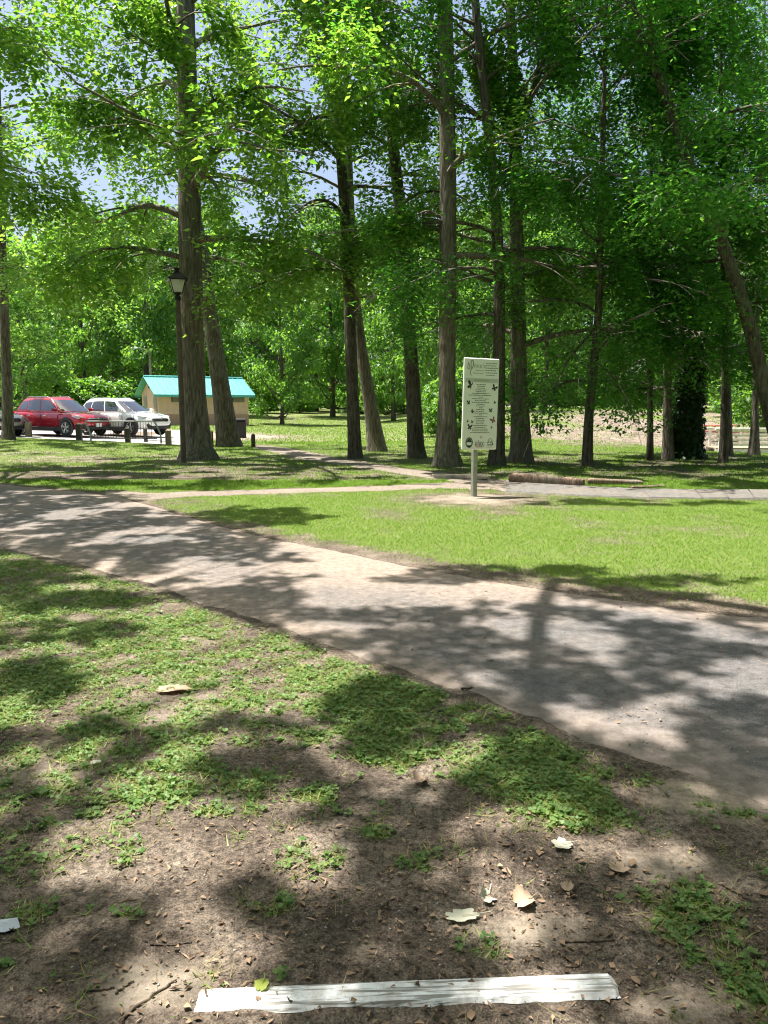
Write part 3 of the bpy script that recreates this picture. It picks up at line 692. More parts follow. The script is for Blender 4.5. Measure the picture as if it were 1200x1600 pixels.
def caster(name_label, tx, ty, gx, gy, seed, H0, explicit=()):
    rg = np.random.default_rng(seed)
    root = empty('tree', (tx, ty, 0), 0, name_label, 'tree', 'tall trees beside the viewpoint')
    P = np.stack([np.full(14, tx), np.full(14, ty), np.linspace(-.15, H0+1.5, 14)], -1)
    P[:,0] += .3*np.sin(np.linspace(0, 2, 14)); P -= np.array([tx, ty, 0])
    rr = np.linspace(.36, .12, 14)
    v, f = tube_np(P, rr, 16, .1, seed, .5); link('trunk', mesh_np('trunk', v, f, True), BARK, root)
    n = len(gx); h = H0+1.2*(fbm(gx*.5, gy*.5, 720, 2)-.5)*2+rg.normal(0, .25, n); k = h/SUN.z
    P3 = np.stack([gx+SUN.x*k, gy+SUN.y*k, h], -1)
    key = np.floor(gx/1.7).astype(int)*1000+np.floor(gy/1.7).astype(int)
    for kk in np.unique(key):
        q = P3[key == kk]
        if len(q) < 60: continue
        c = q.mean(0)-np.array([tx, ty, 0]); H = c[2]
        L = np.linalg.norm(c[:2]); st = np.array([0, 0, H*.7]); t = np.linspace(0, 1, 8)[:,None]
        B = st*(1-t)+c*t; B[:,2] += np.sin(t[:,0]*math.pi)*.08*L; B[:,:2] += np.sin(t*math.pi*1.5)*rg.normal(0, .05, 2)*L
        v, f = tube_np(B, .034*(1-.85*t[:,0])+.005, 6); link('branch', mesh_np('branch', v, f, True), BARK, root)
    for line, r0 in explicit:
        Q = []
        for (px, py, H) in line:
            X, Y = gp(px, py); k = H/SUN.z; Q.append((X+SUN.x*k-tx, Y+SUN.y*k-ty, H))
        Q = smooth_line(Q, 12)
        v, f = tube_np(Q, np.linspace(r0, r0*.75, 12), 8, .1, 3); link('branch', mesh_np('branch', v, f, True), BARK, root)
        c0 = np.stack([np.linspace(0, Q[0][0], 8), np.linspace(0, Q[0][1], 8), np.linspace(8.0, Q[0][2], 8)], -1)
        v, f = tube_np(c0, np.linspace(r0*1.3, r0, 8), 8, .1, 3); link('branch', mesh_np('branch', v, f, True), BARK, root)
    p = P3-np.array([tx, ty, 0]); n = len(p)
    d = rg.normal(0, 1, (n,3)); d[:,2] = d[:,2]*.4-.2; nn = rg.normal(0,.4,(n,3)); nn[:,2] += 1
    v, f = leaves(p, d, nn, .115*rg.uniform(.6,1.3,n))
    c = link('crown', mesh_np('crown', v, f), LEAF_TULIP, root); c['kind'] = 'stuff'
    return root
_l = _gx < .25
caster('tall tree outside the picture whose limbs shade the left foreground', -8.0, .5, _gx[_l], _gy[_l], 201, 10.8)
caster('tall tree outside the picture whose limbs shade the asphalt path', 7.5, 1.5, _gx[~_l], _gy[~_l], 202, 10.8,
       explicit=[([(866,905,10.8),(845,960,10.7),(838,1020,10.6),(832,1080,10.5),(838,1130,10.4)], .085)])

# ---- middle distance and far wood
def mass_tree_mesh(seed, H, Rc, z0, n, ls):
    """crown made of many leaf sprays on a rounded uneven envelope, plus a trunk; local coordinates"""
    rg = np.random.default_rng(seed)
    nb = 95
    zc = rg.uniform(0, 1, nb)**.85; z = z0+(H-z0)*zc
    prof = np.sin(math.pi*np.clip(.16+.80*zc, 0, 1))**.6*Rc
    a = rg.uniform(0, 6.283, nb); q = rg.uniform(.35, 1.0, nb)
    C = np.stack([np.cos(a)*prof*q, np.sin(a)*prof*q, z], -1)
    k = rg.integers(0, nb, n); sz = rg.uniform(.55, 1.0, nb)*Rc*.27
    o = rg.normal(0, 1, (n,3)); o = unit(o)*rg.uniform(.2,1,(n,1))**.5
    p = C[k]+o*sz[k][:,None]*np.array([1.15,1.15,.55]); p[:,2] = np.maximum(p[:,2]-(.25*(o[:,0]**2+o[:,1]**2)*sz[k]), .25)
    d = unit(o)*.7+rg.normal(0,.5,(n,3)); d[:,2] -= .35
    nn = rg.normal(0,.5,(n,3))+o*.5; nn[:,2] += .8
    v, f = leaves(p, d, nn, ls*rg.uniform(.6,1.3,n), .72)
    crown = mesh_np('crown', v, f)
    T = [(0,0,-.3),(.1,0,H*.3),(.0,.15,H*.6),(.1,.1,H*.85)]
    parts = [tube_np(smooth_line(T, 10), np.linspace(H*.017, H*.004, 10), 9, .08, seed, .5)]
    for i in range(0, nb, 4):
        zb = max(z0*.7, C[i][2]-prof[i]*.55); s = np.array([.05, .05, zb]); t = np.linspace(0, 1, 5)[:,None]
        B = s*(1-t)+C[i]*t; B[:,2] -= np.sin(t[:,0]*math.pi)*.1*Rc
        parts.append(tube_np(B, np.linspace(H*.006, .015, 5), 5))
    v, f = join(parts)
    return crown, mesh_np('trunk', v, f, True)
def mass_tree(meshes, loc, rz, sx, sz, label, group, lm, bm, name='tree', cat='tree'):
    r = empty(name, loc, rz, label, cat, group); r.scale = (sx, sx, sz)
    c = link('crown', meshes[0], lm, r); c['kind'] = 'stuff'; link('trunk', meshes[1], bm, r)
    return r
MID = [mass_tree_mesh(301+i, 12, 4.2, 1.0, 15000, .27) for i in range(3)]
for m_ in MID: m_[0].materials.append(LEAF_MID); m_[1].materials.append(BARK_F)
G2 = 'leafy trees on the far lawn edge'
def mid(px, Y, topy, wpx, k, lab, seed):
    b = at(px, 640, Y); z = float(gz(b[0], Y)); H = CAM_H+Y*(633-topy)/1200-z
    mass_tree(MID[k], (b[0], Y, z-.05), seed*1.3, wpx*Y/1200/4.2, H/12, lab, G2, LEAF_MID, BARK_F)
mid(40, 47, 395, 88, 0, 'low dark bushy tree behind the red car', 1)
mid(135, 66, 345, 80, 1, 'bright maple rising behind the white car roof', 2)
mid(232, 64, 330, 85, 2, 'bright leafy tree behind the street light', 3)
mid(325, 72, 340, 80, 0, 'leafy tree rising behind the turquoise roof', 4)
mid(440, 60, 395, 62, 1, 'pale green tree hanging low right of the toilet block', 5)
mid(520, 76, 330, 80, 2, 'leafy tree behind the slim straight trunk at the lawn end', 6)
mid(615, 66, 360, 70, 0, 'leafy tree seen between the two leaning trunks', 7)
mid(680, 50, 380, 60, 1, 'low bright green tree filling the gap left of the sign', 8)
mid(760, 60, 330, 75, 2, 'green tree whose top shows above the sign', 9)
mid(850, 74, 300, 80, 0, 'shaded tree at the top of the bare slope', 10)
mid(1010, 72, 320, 80, 1, 'shaded tree above the picnic table slope', 11)
mid(1120, 58, 330, 75, 2, 'dark tree behind the picnic table', 12)
mid(1215, 44, 330, 85, 0, 'dense tree behind the white footbridge railing', 13)
FARM = [mass_tree_mesh(401+i, 22, 6.0, 1.2, 11000, .46) for i in range(3)]
for m_ in FARM: m_[0].materials.append(LEAF_FAR); m_[1].materials.append(BARK_F)
rf_ = random.Random(5)
for row, (Y0, n) in enumerate([(92, 15), (108, 14), (126, 14)]):
    for i in range(n):
        px = -160+1520*(i+.5*(row % 2)+rf_.uniform(-.2,.2))/(n-1)
        Y = Y0+rf_.uniform(-4, 4); X = (px-600)/1200*Y; tall = rf_.uniform(.82, 1.12)
        if px < 330: tall *= .92
        mass_tree(FARM[rf_.randrange(3)], (X, Y, float(gz(X, Y))-.1), rf_.uniform(0, 6.28), rf_.uniform(.85,1.15), tall,
                  'tree in the dense wood closing off the far lawn', 'trees of the far wood', LEAF_FAR, BARK_F)
for i, (x, y, lab) in enumerate([(-15,.5,'unseen leafy tree added behind the photographer to the left to block skylight'),(-11,-9,'unseen leafy tree added straight behind and left to block skylight'),(-3,-9.5,'unseen leafy tree added straight behind the photographer to block skylight'),(5.5,-9,'unseen leafy tree added behind and right to block skylight'),(12,-4,'unseen leafy tree added at the right hand to block skylight'),(20,9,'unseen leafy tree added beyond the path on the right to block skylight'),(-24,8,'unseen leafy tree added at the left hand to block skylight'),(13.5,4,'unseen leafy tree added close on the right to block skylight')]):
    mass_tree(FARM[i % 3], (x, y, -.1), i*1.1, 1.0, .9+.1*(i % 3), lab, 'unseen trees added around the viewpoint', LEAF_FAR, BARK_F)  # unseen trees added around the viewpoint to cut the skylight filling the shade
SHR = [mass_tree_mesh(501+i, 2.6, 1.5, .15, 5000, .17) for i in range(2)]
for m_ in SHR: m_[0].materials.append(LEAF_MID); m_[1].materials.append(BARK_F)
for i, (px, Y, sx, sz) in enumerate([(90,58,1.6,1.4),(150,60,1.5,1.3),(205,62,1.6,1.2),(700,38,1.0,1.1),(735,36,1.1,1.2),(410,80,1.6,1.5),(470,84,1.7,1.2),(560,84,1.8,1.3),(630,80,1.7,1.5),(1000,70,1.6,1.2),(1160,50,1.4,1.4),(1190,40,1.3,1.3),(870,78,1.7,1.3),(930,80,1.7,1.0)]):
    X = (px-600)/1200*Y
    mass_tree(SHR[i % 2], (X, Y, float(gz(X, Y))-.05), i*1.7, sx, sz,
              ['leafy shrub left of the silver car roofline','shrub behind the red car roof','shrub behind the white car roof','bright shrub left of the sign post','shrub hidden partly by the sign panel','shrub right of the toilet block','shrub at the lawn end left of the slim trunk','shrub at the lawn end right of the slim trunk','shrub at the lawn end beside the dark bent trunk','shrub at the top of the bare slope','shrub behind the picnic table','shrub above the footbridge railing','shrub at the upper edge of the bare slope','shrub behind the slender dark trunk'][i],
              'shrubs under the trees', LEAF_MID, BARK_F, 'shrub', 'shrub')

# ------------------------------------------------------------------ toilet block
PEACH = simple('peach_render', (.72,.475,.375), .85, var=.10, scale=3, bump=.1)
BAND = simple('brown_band_render', (.50,.30,.23), .85, var=.08, scale=3, bump=.1)
TEAL = simple('turquoise_metal_roof', (.11,.42,.385), .45, .1, var=.14, scale=1.5)
TEALD = simple('turquoise_trim', (.10,.40,.37), .45, .1)
DARK = simple('dark_bronze', (.035,.03,.028), .6)
GREYDOOR = simple('grey_door_paint', (.42,.38,.37), .6)
LOUV = simple('louvre_grey', (.30,.27,.24), .6)
WHITE = simple('white_paint', (.80,.80,.78), .5, var=.05)
BLACK = simple('black_paint', (.012,.012,.013), .38)
def toilet_block():
    phi = R(34); o = at(249, 672, 52)
    rt = empty('toilet_block', (o[0], 52, float(gz(o[0], 52))-.02), phi, 'small peach toilet block with turquoise metal roof beyond the cars', 'building')
    L, D, He, Hr, ov = 6.5, 3.6, 2.2, 3.28, .38
    for nm, z0, z1, mt, g in (('wall_band', -.2, .78, BAND, .012), ('wall', .78, He, PEACH, 0)):
        MB().box((L/2, D/2, (z0+z1)/2), (L+g*2, D+g*2, z1-z0)).build(nm, mt, rt)
    for x in (0, L): MB().prism([(0, He), (D, He), (D/2, Hr-.06)], x+.001 if x == 0 else x-.1, x+.1 if x == 0 else x-.001, 'x').build('gable', PEACH, rt)
    sl = (Hr-He+.12)/(D/2)
    for s in (-1, 1):
        y0 = D/2; y1 = D/2+s*(D/2+ov); ze = He-ov*sl*.6
        m = MB(); m.add([(-ov, y0, Hr), (L+ov, y0, Hr), (L+ov, y1, ze), (-ov, y1, ze), (-ov, y0, Hr+.05), (L+ov, y0, Hr+.05), (L+ov, y1, ze+.05), (-ov, y1, ze+.05)],
                        [(0,1,2,3),(4,7,6,5),(0,4,5,1),(3,2,6,7),(0,3,7,4),(1,5,6,2)])
        rf = m.build('roof', TEAL, rt)
        n = 18
        for i in range(n+1):
            x = -ov+(L+2*ov)*i/n
            q = MB(); q.add([(x-.02, y0, Hr+.052), (x+.02, y0, Hr+.052), (x+.02, y1, ze+.052), (x-.02, y1, ze+.052), (x-.012, y0, Hr+.09), (x+.012, y0, Hr+.09), (x+.012, y1, ze+.09), (x-.012, y1, ze+.09)],
                            [(0,1,2,3),(4,7,6,5),(0,4,5,1),(3,2,6,7),(0,3,7,4),(1,5,6,2)])
            q.build('roof_rib', TEAL, rf)
        MB().box((L/2, y1+s*.012, ze-.03), (L+2*ov, .024, .17)).build('fascia', TEALD, rt)
    MB().cyl((-ov, D/2, Hr+.08), (L+ov, D/2, Hr+.08), .07).build('ridge_cap', TEAL, rt)
    for x0, w_ in ((.9, 1.35), (3.9, 1.4), (5.3, .9)):
        wn = empty('window', (0, 0, 0)); wn.parent = rt
        MB().box((x0+w_/2, -.012, 1.77), (w_, .06, .34)).build('frame', DARK, wn)
        for k in range(4): MB().box((x0+w_/2, -.05, 1.66+k*.075), (w_-.1, .02, .05)).build('louver', LOUV, wn)
    for y in (.55, 2.75):
        d = MB().box((-.012, y, 1.05), (.06, .72, 1.95)).build('door', GREYDOOR, rt)
        MB().box((-.05, y, 1.05), (.02, .6, 1.75)).build('door_panel', LOUV, d)
    MB().box((-.02, D/2, 2.72), (.06, .34, .34)).build('gable_vent', DARK, rt)
toilet_block()
# ------------------------------------------------------------------ cars
def paint(name, c, metal=.3, rough=.28): return simple(name, c, rough, metal, .5, 1.0, var=.03, scale=2)
GLASS = simple('car_glass', (.012,.016,.022), .03, 0, 1.0, 1.0, var=0)
TYRE = simple('tyre_rubber', (.016,.016,.017), .85)
RIM = simple('alloy_wheel', (.55,.55,.56), .3, .9)
CLAD = simple('black_plastic', (.028,.028,.03), .6)
LENS = simple('headlight_lens', (.55,.58,.62), .08, .2, .8)
CHROME = simple('bright_trim', (.7,.7,.72), .18, 1.0)
REDL = simple('tail_light_lens', (.45,.01,.012), .15)
PLATE = simple('plate_white', (.75,.75,.73), .5)
def make_car(label, body_m, loc, rz, L=4.5, H=1.66, W=1.86, sedan=False, plate=False):
    rt = empty('parked_car', loc, rz, label, 'car', 'cars parked side by side')
    k = L/4.5; kw = W/1.86
    st = [(-2.24,.72,.50,.93,.98),(-2.16,.84,.38,1.0,1.04),(-1.9,.90,.30,1.02,1.06),(-1.35,.925,.25,1.02,1.06),(-.4,.93,.22,1.0,1.05),(.5,.93,.22,.98,1.03),(1.0,.925,.23,.97,1.04),(1.4,.915,.25,.94,1.02),(1.8,.895,.28,.88,.965),(2.06,.84,.34,.80,.89),(2.2,.72,.40,.70,.78),(2.25,.58,.46,.62,.70)]
    hs = (H-.62)/1.04 if sedan else 1.0
    V = []; n = 13
    for (x, w_, zb, zs, zt) in st:
        if sedan: zs *= .90; zt *= .89
        half = [(0,zb),(w_*.80,zb),(w_*.96,zb+.07),(w_,zb+.28),(w_*.995,zs-.16),(w_*.955,zs),(w_*.80,zt-.005)]
        ring = half + [(0, zt+.03)] + [(-a, b) for a, b in half[:0:-1]]
        V += [(x*k, a*kw, b) for a, b in ring]
    nr = len(ring); ns = len(st)
    F = [(i*nr+j, i*nr+(j+1) % nr, (i+1)*nr+(j+1) % nr, (i+1)*nr+j) for i in range(ns-1) for j in range(nr)]
    F += [tuple(range(nr-1, -1, -1)), tuple(range((ns-1)*nr, ns*nr))]
    b = MB(); b.add(V, F); bo = b.build('body', body_m, rt, True)
    bo.data.polygons.foreach_set('use_smooth', np.ones(len(bo.data.polygons), dtype=bool))
    md = bo.modifiers.new('round', 'SUBSURF'); md.levels = 2; md.render_levels = 2
    # greenhouse: ruled between belt outline and roof outline
    bz = .90 if sedan else 1.04
    rear = (-1.55, -1.0) if sedan else (-2.06, -1.72)
    belt = [(1.30,.0),(1.20,.5),(.92,.835),(-.1,.865),(-1.0,.86),(rear[0]+.18,.80),(rear[0],.45),(rear[0]-.02,0)]
    roof = [(.32,.0),(.28,.40),(.14,.60),(-.3,.645),(-1.0,.635),(rear[1]+.1,.58),(rear[1],.38),(rear[1]-.02,0)]
    def pt(i, s, t, off=0.0):   # i: index with fraction along the outline, s: side, t: belt 0..roof 1
        a = int(min(i, 6)); f = i-a
        bx = [belt[a][q]*(1-f)+belt[a+1][q]*f for q in (0,1)]; rx = [roof[a][q]*(1-f)+roof[a+1][q]*f for q in (0,1)]
        x = bx[0]*(1-t)+rx[0]*t; y = bx[1]*(1-t)+rx[1]*t; z = (bz+.05*max(0, -bx[0]-.2)/1.8)*(1-t)+(H-.06-.065*((rx[0]+.55)/1.0)**2)*t
        y += .03*math.sin(math.pi*t)
        nx = {0: 1.0, 1: .7, 6: -1.0, 5: -.6}.get(a, 0.0); nl = math.hypot(nx, 1-abs(nx)*.6)
        return ((x*k+off*nx/nl), s*(y*kw+off*(1-abs(nx)*.6)/nl), z+off*.4)
    g = MB(); ts = [-.12, 0, .5, .9, 1.0]
    idx = np.linspace(0, 7, 29)
    ring_pts = [(i, 1) for i in idx] + [(i, -1) for i in idx[-2:0:-1]]
    V = [pt(i, s, min(max(t, 0), 1)) if t >= 0 else (pt(i, s, 0)[0], pt(i, s, 0)[1], bz-.12) for t in ts for i, s in ring_pts]
    m_ = len(ring_pts)
    top = [((p[0]-(-.6*k))*.86+(-.6*k), p[1]*.84, p[2]*.25+(H-.005)*.75) for p in V[-m_:]]
    top2 = [((p[0]-(-.7*k))*.5+(-.7*k), p[1]*.5, H) for p in V[-m_:]]
    V += top+top2; q = len(ts)+2
    F = [(r_*m_+j, r_*m_+(j+1) % m_, (r_+1)*m_+(j+1) % m_, (r_+1)*m_+j) for r_ in range(q-1) for j in range(m_)] + [tuple(range((q-1)*m_, q*m_))]
    g.add(V, F); gh = g.build('cabin', body_m, rt, True)
    gh.data.polygons.foreach_set('use_smooth', np.ones(len(gh.data.polygons), dtype=bool))
    def glass(name, i0, i1, t0, t1, s, n=6):
        w_ = MB(); V = []; ii = np.linspace(i0, i1, n)
        for off in (.006, -.02):
            for t in (t0, (t0+t1)/2, t1):
                for i in ii: V.append(pt(i, s, t, off))
        F = [(r_*n+j, r_*n+j+1, (r_+1)*n+j+1, (r_+1)*n+j) for r_ in range(2) for j in range(n-1)]
        w_.add(V, F); o = w_.build(name, GLASS, rt, True); return o
    for s in (-1, 1):
        glass('side_window', 2.12, 3.12, .08, .86, s); glass('side_window', 3.2, 4.15, .08, .86, s)
        if not sedan: glass('side_window', 4.22, 4.9, .12, .84, s)
    w_ = MB(); V = []
    ii = [(-i) for i in np.linspace(1.75, 0, 7)][:-1]+list(np.linspace(0, 1.75, 7))
    for t in (.05, .5, .93):
        for i in ii: V.append(pt(abs(i), 1 if i >= 0 else -1, t, .008))
    n = len(ii); w_.add(V, [(r_*n+j, r_*n+j+1, (r_+1)*n+j+1, (r_+1)*n+j) for r_ in range(2) for j in range(n-1)]); w_.build('windscreen', GLASS, rt, True)
    w_ = MB(); V = []; ii = np.linspace(5.4, 7, 6)
    for t in (.15, .5, .9):
        for i in ii: V.append(pt(i, 1, t, .008))
        for i in ii[::-1][1:]: V.append(pt(i, -1, t, .008))
    n = 11; w_.add(V, [(r_*n+j, r_*n+j+1, (r_+1)*n+j+1, (r_+1)*n+j) for r_ in range(2) for j in range(n-1)]); w_.build('rear_window', GLASS, rt, True)
    wb = 1.34*k; zr = .36
    for x in (-wb, wb):
        for s in (-1, 1):
            y = s*.90*kw
            # arch cladding, then the wheel
            MB().lathe([(.43,-.0*s),(.43,.035*s),(.40,.045*s),(.05,.035*s)], (x, s*.905*kw, zr+.02), 'y', 32).build('wheel_arch', CLAD, rt, True)
            wh = empty('wheel', (x, y, zr)); wh.parent = rt
            MB().lathe([(.20,-.12*s),(.31,-.12*s),(.345,-.09*s),(.345,.05*s),(.325,.075*s),(.25,.085*s),(.235,.06*s)], (0,0,0), 'y', 32).build('tyre', TYRE, wh, True)
            rm = MB(); rm.lathe([(.245,.065*s),(.235,.075*s),(.222,.06*s),(.215,.02*s),(.02,.01*s)], (0,0,0), 'y', 32); rm.lathe([(.06,.03*s),(.055,.075*s),(.001,.08*s)], (0,0,0), 'y', 14)
            for q in range(5):
                for dq in (-.16, .16):
                    a = q*2*math.pi/5+.3; a2 = a+dq
                    p0 = Vector((math.cos(a)*.04, .06*s, math.sin(a)*.04)); p1 = Vector((math.cos(a2)*.225, .058*s, math.sin(a2)*.225)); rm.cyl(p0, p1, .017, .017, 6)
            rm.build('rim', RIM, wh)
            MB().cyl((0, .015*s, 0), (0, .022*s, 0), .212, n=24).build('brake_disc', CLAD, wh)
    for s in (-1, 1):
        MB().box((0, s*.915*kw, .30), (2*wb-.8, .05, .19), bev=.02).build('sill_cladding', CLAD, rt)
        mr = MB().box((.78*k, s*1.0*kw, bz+.09), (.14, .22, .15), bev=.05).build('mirror', body_m, rt, True)
        MB().box((.70*k, s*1.0*kw, bz+.09), (.015, .17, .10)).build('mirror_glass', GLASS, mr)
        for x in (.05, -.95): MB().box((x*k, s*.938*kw, bz-.16), (.18, .03, .03), bev=.01).build('door_handle', CHROME if not sedan else body_m, rt)
        for x in (.85, -.22, -1.2):
            MB().box((x*k, s*.927*kw, bz-.36), (.012, .012, .52)).build('door_seam', CLAD, rt)
        hl = MB(); zf = .76 if not sedan else .68
        hl.add([(2.13*k, s*.60*kw, zf-.07),(1.98*k, s*.80*kw, zf-.03),(1.70*k, s*.925*kw, zf+.10),(1.72*k, s*.90*kw, zf+.14),(2.0*k, s*.78*kw, zf+.10),(2.15*k, s*.58*kw, zf+.03),
                (2.0*k, s*.5*kw, zf-.07),(1.9*k, s*.65*kw, zf-.03),(1.65*k, s*.75*kw, zf+.08),(1.65*k, s*.7*kw, zf+.12),(1.9*k, s*.6*kw, zf+.10),(2.0*k, s*.5*kw, zf+.03)],
               [(0,1,4,5),(1,2,3,4),(6,7,10,11),(7,8,9,10),(0,6,7,1),(1,7,8,2),(5,4,10,11),(4,3,9,10),(0,5,11,6),(2,8,9,3)])
        for q in range(len(hl.v)): hl.v[q] = (hl.v[q][0]+.03, hl.v[q][1]*1.03, hl.v[q][2])
        hl.build('headlight', LENS, rt)
        MB().box((-2.17*k, s*.74*kw, .98 if not sedan else .80), (.14, .26, .16), bev=.03).build('tail_light', REDL, rt)
        MB().box((2.15*k, s*.66*kw, .46), (.12, .20, .14), bev=.03).build('fog_lamp_surround', CLAD, rt)
        if not sedan: MB().tube([(.0*k, s*.56*kw, H-.05), (-.15*k, s*.57*kw, H+.01), (-1.35*k, s*.55*kw, H+.005), (-1.5*k, s*.54*kw, H-.06)], .011).build('roof_rail', CHROME, rt)
    gr = MB().box((2.205*k, 0, .69 if not sedan else .6), (.14, 1.0*kw, .17), bev=.04).build('grille', CLAD, rt, True)
    for q in range(3): MB().box((2.282*k, 0, (.64 if not sedan else .55)+q*.05), (.012, .9*kw, .012)).build('grille_bar', CHROME if q == 2 else BLACK, gr)
    MB().box((2.16*k, 0, .36), (.18, 1.36*kw, .18), bev=.05).build('bumper_intake', CLAD, rt, True)
    MB().box((-2.18*k, 0, .40), (.16, 1.5*kw, .24), bev=.06).build('rear_bumper', CLAD, rt, True)
    MB().cyl((2.29*k, 0, .755 if not sedan else .66), (2.30*k, 0, .755 if not sedan else .66), .055, n=16).build('badge', CHROME, rt)
    if plate: MB().box((2.275*k, 0, .47), (.02, .32, .16)).build('number_plate', PLATE, rt)
    MB().tube([(.95*k, -.3, bz+.10), (.72*k, .15, bz+.22)], .008, 6).build('wiper', BLACK, rt)
    return rt
RED = paint('dark_red_paint', (.42,.012,.030), .35, .25); WHT = paint('white_car_paint', (.82,.83,.83), 0, .3); SIL = paint('champagne_paint', (.50,.46,.40), .7, .32)
def car_at(label, m, px, Y, deg, **k):
    X = (px-600)/1200*Y*1.0087
    return make_car(label, m, (X, Y, float(gz(X, Y))+.022), R(deg), **k)
car_at('white SUV parked nearest the toilet block', WHT, 199, 36.2, -27, L=4.6, H=1.68)
car_at('dark red SUV parked between the white and silver cars', RED, 104, 34.9, -28, plate=True, L=4.65, H=1.70)
car_at('silver car with tan lower side, cut by the photo edge', SIL, -26, 33.9, -28, H=1.55, plate=False)

# ------------------------------------------------------------------ bollards, barrier, lamp, street light, bin
WOOD = simple('weathered_wood', (.30,.235,.165), .9, var=.35, scale=14, bump=.5)
WOODD = simple('dark_post_wood', (.075,.065,.05), .9, var=.3, scale=14, bump=.4)
STEEL = simple('galvanised_steel', (.42,.42,.41), .42, .7, var=.15, scale=20)
def bollard(px, py, wpx, hpx, mt, lab):
    X, Y = gp(px, py); w_ = wpx*Y/1200; h = hpx*Y/1200
    rt = empty('bollard', (X, Y, float(gz(X, Y))), random.uniform(-.1,.1), lab, 'bollard', 'wooden bollards along the car park')
    m = MB(); m.box((0, 0, h/2-.08), (w_, w_, h+.12), bev=.012); m.build('post', mt, rt)
    m = MB(); m.add([(-w_/2,-w_/2,h-.02),(w_/2,-w_/2,h-.02),(w_/2,w_/2,h-.02),(-w_/2,w_/2,h-.02),(0,0,h+.05)],[(0,1,4),(1,2,4),(2,3,4),(3,0,4),(3,2,1,0)]); m.build('chamfered_top', mt, rt)
bollard(45, 682, 8, 21, WOOD, 'pale wooden bollard before the rear of the red car')
bollard(124, 687.5, 8, 25, WOODD, 'dark bollard in front of the red car front wheel')
bollard(200, 691.5, 7, 23, WOODD, 'dark bollard standing behind the middle of the metal barrier')
bollard(228, 690, 5, 20, WOODD, 'thin dark bollard in front of the white car wheel')
bollard(263.5, 695, 8, 23, WOOD, 'pale wooden bollard at the nose of the white car')
bollard(329, 698, 8, 24, WOOD, 'wooden bollard just right of the thickest trunk')
bollard(343, 697, 7, 22, WOOD, 'wooden bollard against the foot of the leaning trunk')
bollard(396, 699, 6, 20, WOODD, 'lone dark bollard on the grass right of the leaning trunk')
def barrier():
    a = np.array(gp(130, 690)); b = np.array(gp(254, 696)); Y = a[1]
    d = (b-a); L = np.linalg.norm(d); rz = math.atan2(d[1], d[0])
    rt = empty('metal_barrier', (a[0], a[1], float(gz(*a))), rz, 'low dark metal barrier with splayed grey end legs before the cars', 'barrier')
    h = .80
    MB().tube([(.12, 0, h), (L-.30, 0, h)], .022).build('top_rail', STEEL, rt, True)
    MB().tube([(.30, 0, .14), (L-.2, 0, .14)], .016).build('bottom_rail', BLACK, rt, True)
    MB().tube([(.12, 0, h), (.17, 0, h-.12), (.30, 0, .32), (.31, 0, -.05)], .035).build('end_leg', STEEL, rt, True)
    MB().tube([(L-.30, 0, h), (L-.22, 0, h-.12), (L-.06, 0, .32), (L-.05, 0, -.05)], .035).build('end_leg', STEEL, rt, True)
    n = 24
    for i in range(1, n):
        x = .25+(L-.55)*i/n; MB().cyl((x, 0, .14), (x, 0, h), .010, n=6).build('baluster', BLACK, rt)
barrier()
def lantern_post():
    X, Y = gp(287, 723)
    rt = empty('lantern_post', (X, Y, float(gz(X, Y))), 0, 'brown post with a black four-sided lantern beside the thickest trunk', 'lamp post')
    zt = CAM_H + Y*(633-467)/1200*1.0 - .15
    PO = simple('brown_post', (.13,.105,.075), .8, var=.25, scale=8)
    MB().lathe([(.08,-.1),(.075,1.0),(.068,zt-.1),(.06,zt)], (0,0,0), 'z', 14).build('post', PO, rt, True)
    MB().lathe([(.05,zt-.02),(.085,zt),(.085,zt+.10),(.05,zt+.12),(.12,zt+.17),(.15,zt+.2)], (0,0,0), 'z', 14).build('collar', BLACK, rt, True)
    GL = simple('milky_lamp_glass', (.72,.74,.70), .25, 0, .5, var=.04)
    z0, z1 = zt+.2, zt+.52; a, b = .115, .195
    ca, sa = math.cos(.35), math.sin(.35)
    rot = lambda p: (p[0]*ca-p[1]*sa, p[0]*sa+p[1]*ca, p[2])
    cs = [(-1,-1),(1,-1),(1,1),(-1,1)]
    for i in range(4):
        p, q = cs[i], cs[(i+1) % 4]
        V = [(p[0]*a,p[1]*a,z0),(q[0]*a,q[1]*a,z0),(q[0]*b,q[1]*b,z1),(p[0]*b,p[1]*b,z1)]
        V += [(x*.96, y*.96, z) for x, y, z in V]
        MB().add([rot(v) for v in V], [(0,1,2,3),(7,6,5,4),(0,4,5,1),(1,5,6,2),(2,6,7,3),(3,7,4,0)]).build('pane', GL, rt)
        MB().cyl(rot((p[0]*a*1.02,p[1]*a*1.02,z0)), rot((p[0]*b*1.02,p[1]*b*1.02,z1)), .014, n=6).build('frame_bar', BLACK, rt)
    m = MB(); B2 = .26
    V = [rot((x*B2, y*B2, z1)) for x, y in cs]+[rot((x*B2, y*B2, z1+.03)) for x, y in cs]+[rot((x*.09, y*.09, z1+.20)) for x, y in cs]+[rot((x*.05, y*.05, z1+.24)) for x, y in cs]
    F = [(3,2,1,0)]+[(r_*4+i, r_*4+(i+1) % 4, r_*4+4+(i+1) % 4, r_*4+4+i) for r_ in range(3) for i in range(4)]+[(12,13,14,15)]
    m.add(V, F); m.build('lantern_roof', BLACK, rt)
    MB().lathe([(.06,z1+.22),(.06,z1+.28),(.085,z1+.29),(.085,z1+.33),(.001,z1+.35)], (0,0,0), 'z', 12).build('finial', BLACK, rt)
lantern_post()
